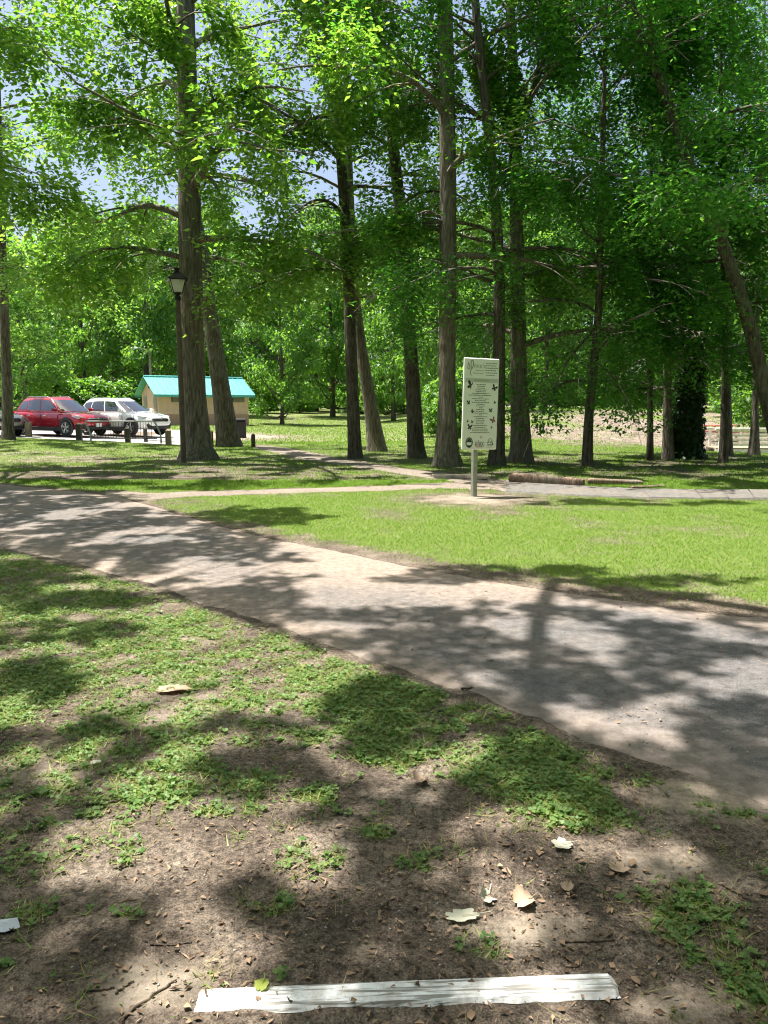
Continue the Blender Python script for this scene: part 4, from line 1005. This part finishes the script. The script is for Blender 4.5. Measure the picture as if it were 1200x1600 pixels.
def street_light():
    Y = 60; p = at(236, 600, Y); z = float(gz(p[0], Y)); zt = at(236, 548, Y)[2]
    rt = empty('street_light', (p[0], Y, z), 0, 'wooden street light pole with curved arm behind the toilet block', 'street light')
    MB().cyl((0,0,-.2), (0,0,zt-z), .11, .085, 12).build('pole', WOOD, rt, True)
    h = zt-z
    MB().tube([(0,0,h-.15), (-.25,0,h+.05), (-.6,0,h+.18), (-.95,0,h+.22)], .035).build('arm', STEEL, rt, True)
    m = MB().lathe([(.001,-.02),(.12,0),(.15,.05),(.12,.12),(.001,.16)], (0,0,0), 'z', 14)
    m.v = [(x*2.0-1.15, y, zz+h+.14) for x, y, zz in m.v]; m.build('lamp_head', simple('lamp_head_grey', (.6,.6,.6), .4), rt, True)
street_light()
def bin_():
    X, Y = gp(376, 684); rt = empty('litter_bin', (X, Y, float(gz(X, Y))), .3, 'dark litter bin half hidden behind the leaning trunk', 'litter bin')
    MB().box((0,0,.38), (.5,.5,.86), bev=.04).build('body', CLAD, rt); MB().box((0,0,.86), (.56,.56,.12), bev=.04).build('lid', BLACK, rt)
bin_()
for i, (px, Y, ty, lab) in enumerate([(534, 82, 622, 'thin pale post standing on the far lawn by the slim trunk'), (478, 86, 617, 'thin pale post at the wood edge right of the toilet block')]):
    X = (px-600)/1200*Y; z = float(gz(X, Y)); h = at(px, ty, Y)[2]-z
    rt = empty('marker_post', (X, Y, z), 0, lab, 'post', 'marker posts on the far lawn')
    MB().cyl((0,0,-.2), (0,0,h), .07, .06, 8).build('post', WHITE if i == 0 else STEEL, rt, True)
    MB().box((0,-.09,h-.35), (.34,.03,.28)).build('plate', STEEL, rt)
def shelter():
    Y = 88; X = (392-600)/1200*Y; z = float(gz(X, Y))
    rt = empty('picnic_shelter', (X, Y, z), .2, 'tan roofed open shelter half hidden in the wood behind the toilet block', 'shelter')
    TAN = simple('tan_fascia', (.42,.31,.21), .8)
    MB().box((0,0,2.75), (4.2,3.2,.75), bev=.05).build('roof', TAN, rt)
    for sx in (-1,1):
        for sy in (-1,1): MB().box((sx*1.85, sy*1.35, 1.15), (.2,.2,2.5)).build('post', WOODD, rt)
shelter()

# ------------------------------------------------------------------ sign
def sign():
    zb, zt = .83, 2.40; h = zt-zb; wd = .70; th = .045
    rt = empty('information_sign', (SIGN_X, SIGN_Y, float(gz(SIGN_X, SIGN_Y))), R(24), 'tall white park information board with butterflies on a grey post', 'sign')
    PW = simple('sign_white', (.88,.88,.87), .45, var=.03, scale=3); INK = simple('sign_ink_grey', (.16,.17,.16), .6, var=0); DK = simple('butterfly_print', (.035,.018,.022), .6, var=.3, scale=60)
    LG = simple('sign_light_grey', (.56,.58,.55), .6, var=0); PINK = simple('sign_red_ink', (.45,.10,.12), .6, var=0); GRN = simple('emblem_ink', (.03,.05,.045), .6, var=0); OLIVE = simple('sign_olive_ink', (.40,.42,.30), .6, var=0)
    MB().box((0, .06, (zt-.1)/2-.1), (.085,.085,zt-.1+.2), bev=.006).build('post', STEEL, rt)
    pn = empty('panel', (.035, -.02, zb)); pn.parent = rt; pn.rotation_euler = (0, R(1.2), 0)
    MB().box((0, 0, h/2), (wd, th, h), bev=.012).build('board', PW, pn)
    fy = -th/2-.0015
    P = lambda u, v: ((u-.5)*wd, (1-v)*h)
    def flat(polys, name, mt, d=0.0):
        m = MB()
        for poly in polys:
            pp = [P(*q) for q in poly]; n = len(pp)
            ar = sum(pp[i][0]*pp[(i+1) % n][1]-pp[(i+1) % n][0]*pp[i][1] for i in range(n))
            if ar < 0: pp = pp[::-1]
            k = len(m.v); m.v += [(x, fy-d, z) for x, z in pp]+[(x, fy+.001-d, z) for x, z in pp]
            m.f += [tuple(range(k, k+n))]+[(k+i, k+n+i, k+n+(i+1) % n, k+(i+1) % n) for i in range(n)]
        me = bpy.data.meshes.new(name); me.from_pydata(m.v, [], m.f); me.update(); return link(name, me, mt, pn)
    flat([[(.04,.218),(.97,.218),(.97,.262),(.04,.262)]], 'heading_band', LG)
    rq = random.Random(3)
    def line(u0, u1, v, hh=.0052, mt=INK, nm='text_line', d=.0):
        polys = []; u = u0
        while u < u1:
            w_ = rq.uniform(.018, .06); e = min(u+w_, u1); hv = hh*rq.uniform(.75, 1.1)
            polys.append([(u, v-hv), (e, v-hv), (e, v+hv), (u, v+hv)]); u = e+.010
        flat(polys, nm, mt, d)
    for k in range(6): line(.60+.02*(k == 5), .95-.05*(k % 2)-.03*(k == 5), .052+k*.026, .004)
    line(.32,.58,.135,.004,OLIVE); line(.25,.55,.165,.0075,LG)
    line(.30,.72,.240,.010,OLIVE,'heading_text',.001)
    rows = [(.36,.62),(.38,.60),(.38,.60),(.33,.64),(.34,.62),(.24,.74),(.14,.80),(.44,.55),(.24,.72),(.33,.64),(.24,.74),(.38,.60),(.36,.62),(.45,.55),(.37,.61),(.36,.60),(.30,.70),(.45,.55),(.30,.70),(.37,.61),(.37,.62),(.38,.60),(.38,.60),(.30,.70),(.34,.66),(.28,.72),(.27,.72),(.22,.78)]
    for k, (a, b) in enumerate(rows): line(a, b, .285+k*.0195, .0042)
    def fly(u, v, s, a, nm='butterfly', mt=DK, fold=1.0):
        W = [[(0,0),(.25,-.55),(.75,-.95),(.95,-.70),(.80,-.25),(.35,.02)],[(0,.02),(.45,.08),(.72,.35),(.55,.75),(.22,.62),(.05,.25)]]
        polys = []
        for sd_ in (-1, 1):
            f = fold if sd_ > 0 else 1.0
            for wg in W:
                q = []
                for x, y in wg:
                    x *= sd_*f; q.append((u+(x*math.cos(a)-y*math.sin(a))*s/wd, v+(x*math.sin(a)+y*math.cos(a))*s/h))
                polys.append(q)
        q = []
        for x, y in [(-.05,-.4),(.05,-.4),(.05,.5),(-.05,.5)]: q.append((u+(x*math.cos(a)-y*math.sin(a))*s/wd, v+(x*math.sin(a)+y*math.cos(a))*s/h))
        polys.append(q); flat(polys, nm, mt, .001)
    for q in [(.20,.30,.085,.35,.25),(.875,.318,.062,.5,.9),(.155,.485,.045,-.1,.6),(.90,.478,.030,.4,.8),(.265,.58,.038,.6,.9),(.79,.565,.042,-.1,.9),(.145,.69,.028,.7,.4),(.27,.695,.030,.3,.7),(.205,.752,.055,.15,.9),(.835,.755,.026,.2,.5)]: fly(*q[:4], fold=q[4])
    fly(.87,.672,.060,-.55,'butterfly',simple('pink_butterfly_print',(.24,.07,.08),.6,var=.5,scale=80),.8)
    # curled flourish that begins the title
    def stroke(pts, w_, nm, mt):
        pts = [tuple(p) for p in smooth_line([(a, b, 0) for a, b in pts], 26)[:, :2]]; polys = []
        for (a, b), (c, d) in zip(pts[:-1], pts[1:]):
            nx, ny = -(d-b)*h, (c-a)*wd; L = math.hypot(nx, ny)+1e-6; nx, ny = nx/L*w_, ny/L*w_
            polys.append([(a-nx/wd, b-ny/h), (c-nx/wd, d-ny/h), (c+nx/wd, d+ny/h), (a+nx/wd, b+ny/h)])
        flat(polys, nm, mt, .001)
    stroke([(.10,.05),(.15,.09),(.13,.12),(.09,.11),(.11,.06),(.16,.10)], .005, 'flourish', INK)
    stroke([(.19,.115),(.18,.05),(.22,.025),(.25,.06),(.22,.11),(.17,.14),(.17,.17),(.20,.19)], .006, 'flourish', INK)
    def text(body, u, v, size, nm, mt):
        c = bpy.data.curves.new(nm, 'FONT'); c.body = body; c.size = size; c.extrude = .0006; c.align_x = 'LEFT'
        o = bpy.data.objects.new(nm, c); col.objects.link(o); bpy.context.view_layer.update()
        me = bpy.data.meshes.new_from_object(o.evaluated_get(bpy.context.evaluated_depsgraph_get())); bpy.data.objects.remove(o)
        x, z = P(u, v); t = link(nm, me, mt, pn); t.location = (x, fy-.0012, z); t.rotation_euler = (R(90), 0, 0)
    text("nne's", .26, .105, .115, 'lettering', OLIVE)
    text('play', .36, .945, .115, 'lettering', INK); text('kids', .39, .975, .075, 'lettering', PINK); text('ET', .55, .972, .06, 'lettering', INK)
    ring = lambda u, v, r0, r1, a0=0, a1=2*math.pi, n=28: [[(u+r0*math.cos(a)/wd, v+r0*math.sin(a)*1.25/h), (u+r1*math.cos(a)/wd, v+r1*math.sin(a)*1.25/h), (u+r1*math.cos(b)/wd, v+r1*math.sin(b)*1.25/h), (u+r0*math.cos(b)/wd, v+r0*math.sin(b)*1.25/h)] for a, b in [(a0+(a1-a0)*i/n, a0+(a1-a0)*(i+1)/n) for i in range(n)]]
    eu, ev = .20, .922
    flat(ring(eu, ev, .058, .072), 'round_emblem', GRN, .001)
    flat([[(eu-.085,ev-.004),(eu-.05,ev-.022),(eu-.02,ev-.042),(eu+.02,ev-.042),(eu+.05,ev-.022),(eu+.085,ev-.004)],[(eu-.06,ev+.030),(eu+.06,ev+.030),(eu+.03,ev+.048),(eu-.03,ev+.048)]]+ring(eu, ev, .049, .053), 'round_emblem_mark', GRN, .001)
    flat(ring(.545,.862,.014,.019)+[[(.50,.868),(.515,.855),(.52,.858),(.505,.872)]], 'small_mark', PINK, .001)
    flat(ring(.80,.915,.045,.050,-2.7,.5,16)+ring(.735,.905,.018,.028,-.5,2.4,10)+[[(.80,.925),(.84,.90),(.85,.905),(.82,.93)],[(.86,.905),(.90,.945),(.88,.95),(.85,.92)]], 'outline_emblem', GRN, .001)
    line(.72,.88,.945,.004); line(.73,.86,.957,.003); line(.71,.88,.972,.002)
sign()

# ------------------------------------------------------------------ timbers, log, footbridge, picnic table
def timber(p0, p1, h, w_, mt, name, label, cat, seed, rnd=.05):
    a = np.array([*gp(*p0)]); b = np.array([*gp(*p1)]); L = np.linalg.norm(b-a); rz = math.atan2(b[1]-a[1], b[0]-a[0])
    rt = empty(name, (a[0], a[1], float(gz(*a))), rz, label, cat)
    n, m = 26, 16; ang = np.linspace(0, 2*np.pi, m, endpoint=False)+np.pi/m; e = 2/(1+3*(1-rnd))
    cx = np.sign(np.cos(ang))*np.abs(np.cos(ang))**e*w_/2; cz = np.sign(np.sin(ang))*np.abs(np.sin(ang))**e*h/2
    xs = np.linspace(0, L, n); V = []
    for i, x in enumerate(xs):
        tp = min(1, .72+min(i, n-1-i)*.16); k = tp*(1+.10*(fbm(x*2+ang*0, ang*1.5, seed, 3)-.5)*2)
        for q in range(m): V.append((x, cx[q]*k[q], h*.44+cz[q]*k[q]+.02*math.sin(x*2.3+seed)))
    F = [(i*m+j, i*m+(j+1) % m, (i+1)*m+(j+1) % m, (i+1)*m+j) for i in range(n-1) for j in range(m)]+[tuple(range(m)), tuple(range((n-1)*m, n*m))]
    MB().add(V, F).build('beam', mt, rt, True)
    if h > .12:
        for k in (.3, .75): MB().cyl((L*k, 0, h*.8), (L*k, 0, h*.97), .015, n=8).build('spike', CLAD, rt)
LOG = bark_mat('old_timber', (.10,.07,.05), (.30,.215,.16), 14, .6)
for nm, p0, p1, h, w_, lab, sd_ in [('timber', (796,754), (912,760), .20, .20, 'long thick brown timber lying along the footpath', 1), ('timber', (917,757), (1003,757), .12, .18, 'lower brown timber lying behind the end of the thick one', 2),
                               ('timber', (985,764), (1037,760), .06, .12, 'thin weathered timber lying in the grass past the others', 3), ('log', (676,745), (764,750.5), .10, .11, 'pale split log lying behind the sign post', 4)]:
    timber(p0, p1, h, w_, LOG if nm == 'timber' else simple('pale_log', (.42,.36,.29), .9, var=.35, scale=9, bump=.5), nm, lab, 'log', sd_)
def footbridge():
    Y = 31; a = at(1118, 690, Y); z0 = -.12
    rt = empty('footbridge', (a[0], Y, z0), R(-9), 'white railed wooden footbridge behind the trunks at the right', 'bridge')
    L = 5.2; WW = simple('weathered_white_wood', (.84,.82,.77), .8, var=.22, scale=9)
    for i in range(26): MB().box((.1+i*.2, .8, 0), (.185, 1.7, .05)).build('plank', WOOD, rt)
    for y in (0, 1.6):
        MB().box((L/2, y, -.12), (L, .10, .20)).build('beam', WW, rt)
        for i in range(5): MB().box((.15+i*(L-.3)/4, y-.07, .28), (.10,.10,.92)).build('rail_post', WW, rt)
        for k in range(4): MB().box((L/2, y-.02, .15+k*.18), (L, .04, .075)).build('rail', WW, rt)
        MB().box((L/2, y-.04, .765), (L+.1, .16, .045)).build('handrail', WW, rt)
        for i in range(4): MB().box((.5+i*1.4, y, -.6), (.14,.14,.85)).build('pile', WOOD, rt)
footbridge()
def picnic_table():
    Y = 36; p = at(1122, 690, Y); z = float(gz(p[0], Y))
    rt = empty('picnic_table', (p[0], Y, z), R(35), 'faded red picnic table at the foot of the bare slope', 'picnic table')
    RW = simple('faded_red_paint', (.50,.17,.14), .7, var=.2, scale=8); PK = simple('pale_pink_edge', (.75,.6,.54), .7)
    for k in range(5): MB().box((0, -.32+k*.16, .76), (1.9,.145,.045)).build('table_plank', RW, rt)
    for y in (-.72, .72):
        for k in (0, 1): MB().box((0, y+(k-.5)*.15, .45), (1.9,.135,.045)).build('bench_plank', RW, rt)
    for x in (-.7, .7):
        for s in (-1, 1):
            m = MB(); m.cyl((x, s*.62, -.1), (x, s*.2, .74), .045, n=4); m.build('leg', RW, rt)
        MB().box((x, 0, .40), (.05, 1.6, .09)).build('crossbar', PK, rt)
picnic_table()

# ------------------------------------------------------------------ worn white board in the foreground dirt
def board():
    m, n, b = nodes('flaking_white_paint')
    b.inputs['Roughness'].default_value = .8
    tc = n.nodes.new('ShaderNodeTexCoord'); mp = n.nodes.new('ShaderNodeMapping'); mp.inputs['Scale'].default_value = (4.5, 75, 20)
    n.links.new(tc.outputs['Object'], mp.inputs[0]); no = n.nodes.new('ShaderNodeTexNoise'); no.inputs['Scale'].default_value = 1.0; no.inputs['Detail'].default_value = 7; no.inputs['Roughness'].default_value = .62; no.inputs['Distortion'].default_value = .5
    n.links.new(mp.outputs[0], no.inputs['Vector'])
    r = n.nodes.new('ShaderNodeValToRGB'); r.color_ramp.elements[0].position = .43; r.color_ramp.elements[1].position = .50
    r.color_ramp.elements[0].color = (.26,.25,.23,1); r.color_ramp.elements[1].color = (.82,.83,.84,1)
    n.links.new(no.outputs['Fac'], r.inputs[0])
    n9 = n.nodes.new('ShaderNodeTexNoise'); n9.inputs['Scale'].default_value = 16; n9.inputs['Detail'].default_value = 8; n9.inputs['Roughness'].default_value = .7
    n.links.new(tc.outputs['Object'], n9.inputs['Vector']); r9 = n.nodes.new('ShaderNodeValToRGB'); r9.color_ramp.elements[0].position = .43; r9.color_ramp.elements[1].position = .72
    r9.color_ramp.elements[0].color = (0,0,0,1); r9.color_ramp.elements[1].color = (.8,.8,.8,1); n.links.new(n9.outputs['Fac'], r9.inputs[0])
    mx = n.nodes.new('ShaderNodeMixRGB'); mx.inputs[2].default_value = (.30,.255,.21,1); n.links.new(r9.outputs[0], mx.inputs[0]); n.links.new(r.outputs[0], mx.inputs[1]); n.links.new(mx.outputs[0], b.inputs['Base Color'])
    bp = n.nodes.new('ShaderNodeBump'); bp.inputs['Strength'].default_value = .25; bp.inputs['Distance'].default_value = .002
    n.links.new(r.outputs[0], bp.inputs['Height']); n.links.new(bp.outputs[0], b.inputs['Normal'])
    c = [gp(298,1587), gp(972,1558), gp(964,1530), gp(305,1558)]
    a0 = np.array(c[0]); dirx = np.array(c[1])-a0; L = np.linalg.norm(dirx); rz = math.atan2(dirx[1], dirx[0])
    w_ = .092; nx, ny = 90, 9; V = []
    for i in range(nx):
        for j in range(ny):
            x = L*i/(nx-1); y = w_*j/(ny-1)
            if i in (0, nx-1): x += .018*(float(fbm(np.array([j*.9]), np.array([i*.3]), 4, 3)[0])-.5)*2
            if j in (0, ny-1): y += .006*(float(fbm(np.array([i*.45]), np.array([j*3.0]), 9, 3)[0])-.5)*2
            e = min(i, nx-1-i, j*3, (ny-1-j)*3)
            z = .0045 + .001*math.sin(x*4)+ .0006*(float(fbm(np.array([x*5]), np.array([y*120]), 5, 2)[0])-.5)
            V.append((x, y, z if e > 0 else z-.012))
    F = [(i*ny+j, (i+1)*ny+j, (i+1)*ny+j+1, i*ny+j+1) for i in range(nx-1) for j in range(ny-1)]
    me = bpy.data.meshes.new('board'); me.from_pydata(V, [], F); me.update()
    o = link('board', me, m); o.location = (a0[0], a0[1], float(relief(*a0))); o.rotation_euler = (0, 0, rz)
    tag(o, 'worn white painted board set in the bare dirt at the bottom', 'board')
board()

# ------------------------------------------------------------------ grass, clover, litter, pebbles
def scatter(n, poly_u, y0, y1, bias=1.0):
    """random ground points spread over a fan |x|<poly_u*(y+1)"""
    t = rng.uniform(0, 1, n)
    a = (y0+1)**bias; b = (y1+1)**bias
    y = (a+(b-a)*t)**(1/bias)-1
    x = rng.uniform(-1, 1, n)*poly_u*(y+1.2)
    return x, y
def blades(x, y, hgt, wid, lean=.45):
    n = len(x); z = gz(x, y)+relief(x, y)-.004
    a = rng.uniform(0, 6.283, n); h = hgt*rng.uniform(.5, 1.3, n); w_ = wid*rng.uniform(.6, 1.3, n)
    dx, dy = np.cos(a), np.sin(a); lx = rng.normal(0, lean, n)*h; ly = rng.normal(0, lean, n)*h
    V = np.empty((n, 3, 3), np.float32)
    V[:,0] = np.stack([x-dx*w_/2, y-dy*w_/2, z], -1); V[:,1] = np.stack([x+dx*w_/2, y+dy*w_/2, z], -1); V[:,2] = np.stack([x+lx, y+ly, z+h], -1)
    return V.reshape(-1, 3), np.arange(n*3).reshape(-1, 3)
def grass_obj(name, label, x, y, hgt, wid, mat, lean=.45):
    V, F = blades(x, y, hgt, wid, lean)
    tag(link(name, mesh_np(name, V, F), mat), label, 'grass', kind='stuff')
def accept(x, y, k=1.0, p=1.0):
    g = grass_density(x, y)**p*k; ok = (rng.uniform(0, 1, len(x)) < g) & ~on_paths(x, y); return x[ok], y[ok]
is_before = lambda x, y: y < np.interp(x, [p[0] for p in nearw], [p[1] for p in nearw])
x, y = scatter(430000, .70, 4.5, 16.5, 1.6); k = ~is_before(x, y); x, y = accept(x[k], y[k], 1.0, 1.4)
grass_obj('grass', 'sunlit mown green lawn around the sign', x, y, .030, .009, GRASS, .8)
x, y = scatter(330000, .70, 1.3, 9, 1.1); k = is_before(x, y); x, y = accept(x[k], y[k], .9, 1.2)
grass_obj('grass', 'thin patchy grass between the path and the viewer', x, y, .021, .0085, GRASS_PALE, 1.3)
x, y = scatter(120000, .74, 1.0, 9, 1.1); k = is_before(x, y); x, y = accept(x[k], y[k], .75, .4)
grass_obj('dry_grass', 'scattered straw-coloured grass stalks in the dirt', x, y, .035, .004, GRASS_DRY, 1.3)
x, y = scatter(300000, .66, 14.5, 34, 1.3); k = y > 14.5; x, y = accept(x[k], y[k], .9, 1.3)
grass_obj('grass', 'shaded grass under the tall trees', x, y, .050, .018, GRASS, .6)
x, y = scatter(130000, .62, 32, 75, 1.3); x, y = accept(x, y, .8, 1.3)
grass_obj('grass', 'bright far lawn beyond the trees', x, y, .09, .045, GRASS, .5)
def clover():
    x, y = scatter(170000, .72, 1.0, 9.5, 1.1); k = is_before(x, y); x, y = x[k], y[k]
    g = grass_density(x, y); ok = (rng.uniform(0, 1, len(x)) < g**1.9*.88) & ~on_paths(x, y); x, y = x[ok], y[ok]
    n = len(x); z = gz(x, y)+relief(x, y)+rng.uniform(.003, .022, n)
    a0 = rng.uniform(0, 6.283, n); V, F = [], []
    big = .0115*rng.uniform(.5, 1.9, n)
    tl = rng.normal(0, .35, (n, 3)); tl[:,2] = 1
    Vs, Fs, c = [], [], 0
    for q in range(3):
        a = a0+q*2.094; d = np.stack([np.cos(a), np.sin(a), rng.normal(.1,.2,n)], -1)
        v, f = leaves(np.stack([x, y, z], -1), d, tl+rng.normal(0,.15,(n,3)), big, .95, .1); Vs.append(v); Fs.append(f+c); c += len(v)
    o = link('clover', mesh_np('clover', np.concatenate(Vs), np.concatenate(Fs)), CLOVER)
    tag(o, 'low green clover patches spreading over the bare dirt', 'clover', kind='stuff')
    return n
clover()
def litter_density(x, y):
    d = .25+1.6*(fbm(x*1.3+7, y*1.3, 61, 4)-.45)
    for (px, py, ax, ay, s) in [(880,1430,260,110,.9),(1080,1500,150,110,.9),(560,1420,180,90,.5),(700,1250,200,60,.4),(420,1400,100,100,.4)]:
        X, Y = gp(px, py); a = abs(gp(px+ax, py)[0]-X); c = abs(gp(px, py-ay)[1]-Y); d = d+s*np.exp(-((x-X)/a)**2-((y-Y)/c)**2)
    return d
def litter():
    x, y = scatter(70000, .74, .7, 7.5, .9); ok = (rng.uniform(0, 1.1, len(x)) < litter_density(x, y)) & (~on_paths(x, y) | (rng.uniform(0,1,len(x)) < .34)) & (is_before(x, y) | (rng.uniform(0,1,len(x)) < .5))
    x, y = x[ok], y[ok]; n = len(x); z = gz(x, y)+relief(x, y)+.006+on_paths(x, y)*.008
    d = rng.normal(0, 1, (n,3)); d[:,2] *= .15; nn = rng.normal(0,.35,(n,3)); nn[:,2] += 1
    sz = rng.uniform(.1,1.0,n)**3*.030+.003; h3 = n//3; pp = np.stack([x, y, z], -1); acc = []
    for a_, b_, wr_, fo_, k_ in ((0, h3, .20, .05, 1.3), (h3, 2*h3, .45, .35, 1.0), (2*h3, n, .75, .55, .8)):
        acc.append(leaves(pp[a_:b_], d[a_:b_], nn[a_:b_], sz[a_:b_]*k_, wr_, fo_))
    v, f = join(acc)
    tag(link('leaf_litter', mesh_np('leaf_litter', v, f), LITTER), 'small brown crumbled leaf litter over the dirt', 'leaf litter', kind='stuff')
litter()
def pebbles():
    x, y = scatter(2600, .76, .8, 7.5, 1.0); n = len(x); on = on_paths(x, y); z = gz(x, y)+np.where(on, .012, relief(x, y)+.001)
    s = rng.uniform(.002, .0065, n); o = np.array([[1,0,0],[0,1,0],[-1,0,0],[0,-1,0],[0,0,.7],[0,0,-.5]])
    V = np.stack([x, y, z], -1)[:,None,:]+o[None]*s[:,None,None]*rng.uniform(.6,1.4,(n,6,1)); i = np.arange(n)[:,None]*6
    F = np.concatenate([i+np.array(t) for t in ([0,1,4],[1,2,4],[2,3,4],[3,0,4],[1,0,5],[2,1,5],[3,2,5],[0,3,5])], 1).reshape(-1, 3)
    tag(link('gravel', mesh_np('gravel', V.reshape(-1,3), F), simple('pebble', (.36,.33,.30), .85, var=.5, scale=30)), 'tiny loose stones scattered on path and dirt', 'gravel', kind='stuff')
pebbles()
# single fallen leaves and twigs
PALE = leaf_mat('pale_dead_leaf', (.50,.50,.38), (.58,.56,.45), (.4,.4,.28), (.4,.4,.3), .15, .7, .2)
TANL = leaf_mat('tan_dead_leaf', (.42,.28,.18), (.52,.40,.30), (.4,.25,.15), (.4,.25,.15), .15, .7, .2)
def lobed(px, py, L, rz, mat, label, curl=.35, stretch=1.0, lobes=5, tilt=0.0):
    X, Y = gp(px, py); z = float(gz(X, Y)+relief(X, Y)); n = 40; V = [(0,0,0)]
    for i in range(n):
        a = 2*math.pi*i/n; r = L*.5*(.62+.30*abs(math.cos(a*lobes/2))**.7+.05*math.sin(a*11+px))
        V.append((r*math.cos(a)*stretch, r*math.sin(a)/stretch**.5, 0))
    V = [(x, y, curl*((y/L)**2*1.6*L)+.10*L*math.sin(x/L*5+px)*curl+abs(x)*.1*curl) for x, y, _ in V]
    F = [(0, 1+i, 1+(i+1) % n) for i in range(n)]
    rt = empty('fallen_leaf', (X, Y, z+.010), rz, label, 'leaf', 'fallen leaves on the dirt'); rt.rotation_euler = (tilt, .05, rz)
    me = bpy.data.meshes.new('blade'); me.from_pydata(V, [], F); me.polygons.foreach_set('use_smooth', [True]*len(F)); link('blade', me, mat, rt)
    MB().tube([(0,0,.004), (L*.35*stretch,0,.006), (L*.75*stretch,.01,.004)], .0014, 5).build('stalk', mat, rt)
lobed(722,1437,.085,.15,PALE,'long pale lobed fallen leaf above the white board',.35,1.5,7)
lobed(757,1404,.075,1.0,PALE,'pale folded leaf propped upright between two other pale leaves',1.2,1.1,5,.7)
lobed(818,1412,.085,.5,TANL,'broad pale tan curled leaf, largest of the three near the board',1.0,1.0,3,.25)
lobed(878,1326,.085,.2,PALE,'pale star-shaped fallen leaf on the dirt at the right',.3,1.0,5)
lobed(966,1362,.075,2.2,TANL,'pale tan leaf lying under the green clump at the right',.6,1.1,5)
lobed(886,1390,.05,1.2,TANL,'small round tan leaf right of the broad curled leaf',.8,1.0,3)
lobed(656,1222,.085,.9,TANL,'reddish tan curled leaf standing in a sunny gap',1.1,1.0,3,.3)
lobed(270,1082,.15,.1,TANL,'pale bark-like leaf lying in the sunny grass',.5,1.5,3)
lobed(150,1196,.05,.4,PALE,'small pale leaf lying at the edge of sun on the dirt',.5,1.2,3)
lobed(410,1545,.05,1.4,leaf_mat('yellow_green_leaf',(.35,.42,.08),(.45,.5,.12),(.4,.5,.1),(.4,.5,.1),.3),'yellowish green leaf just above the white board',.6,1.2,3)
blade_me = None
for i in range(70):
    for _ in range(40):
        x, y = scatter(1, .62, .75, 3.2, 1.0)
        if litter_density(x, y)[0] > random.random()+.1 and not on_paths(x, y)[0]: break
    x, y = float(x[0]), float(y[0])
    if blade_me is None:
        V = [(0,0,0),(.3,.28,.10),(.3,-.28,.10),(.3,0,.0),(.65,.30,.13),(.65,-.30,.13),(.65,0,.03),(1,0,.12)]
        F = [(0,3,1),(0,2,3),(1,3,6,4),(3,2,5,6),(4,6,7),(6,5,7)]
        blade_me = bpy.data.meshes.new('fallen_leaf'); blade_me.from_pydata(V, [], F); blade_me.polygons.foreach_set('use_smooth', [True]*6); blade_me.materials.append(LITTER)
    o = link('fallen_leaf', blade_me); s = random.uniform(.022, .042)
    o.location = (x, y, float(gz(x, y)+relief(x, y))+.006); o.rotation_euler = (random.uniform(-.3,.3), random.uniform(-.3,.2), random.uniform(0, 6.28)); o.scale = (s, s*random.uniform(.7,1.2), s*random.uniform(.5,1.6))
    tag(o, 'small curled brown fallen leaf lying on the shaded dirt', 'leaf', 'small brown fallen leaves')
TW = simple('twig_bark', (.10,.075,.055), .9, var=.3, scale=30)
def twig(pts, r, label):
    P = [np.array([*gp(*p)]) for p in pts]; P = np.array([[p[0], p[1], float(gz(*p)+relief(*p))+r*.8] for p in P]); b = P[0].copy(); Q = smooth_line(P-b, 14)
    Q[:,0] += .004*np.sin(np.arange(14)*1.7); Q[:,2] += .003*np.sin(np.arange(14)*2.3)
    v, f = tube_np(Q, np.linspace(r, r*.5, 14), 6, .15, 3); o = link('twig', mesh_np('twig', v, f, True), TW); o.location = b
    tag(o, label, 'twig', 'twigs on the dirt')
twig([(185,1598),(225,1570),(262,1545),(275,1535)], .0045, 'long thin twig slanting across the pale dirt left of the board')
twig([(132,1550),(165,1548),(178,1545)], .004, 'short twig lying flat left of the long slanting twig')
twig([(180,1554),(195,1544),(208,1536)], .0038, 'short twig parallel to the long slanting one')
twig([(235,1479),(265,1478),(300,1472)], .004, 'dark twig lying among clover left of centre')
twig([(133,1259),(165,1256),(192,1253)], .008, 'thick pale brown stick in a sunny patch on the left side')
twig([(880,1473),(930,1472),(960,1470)], .004, 'thin dark twig lying across the leaf litter at the right')
twig([(1130,1385),(1150,1396),(1172,1408)], .005, 'dark twig by the right-hand clump near the path edge')
twig([(720,1078),(732,1077),(738,1076)], .007, 'stubby twig lying at the near edge of the asphalt')
twig([(1010,1040),(1030,1043)], .006, 'single stubby twig lying out on the dappled asphalt')
X, Y = gp(4, 1449)
m = MB(); m.add([(-.05,-.02,.004),(.02,-.03,.012),(.055,.0,.006),(.03,.035,.014),(-.04,.03,.008),(0,0,.022)], [(0,1,5),(1,2,5),(2,3,5),(3,4,5),(4,0,5)])
o = m.build('paper_scrap', simple('bluish_paper', (.55,.58,.66), .7)); o.location = (X, Y, float(relief(X, Y))); tag(o, 'crumpled bluish paper scrap at the left picture edge', 'paper')
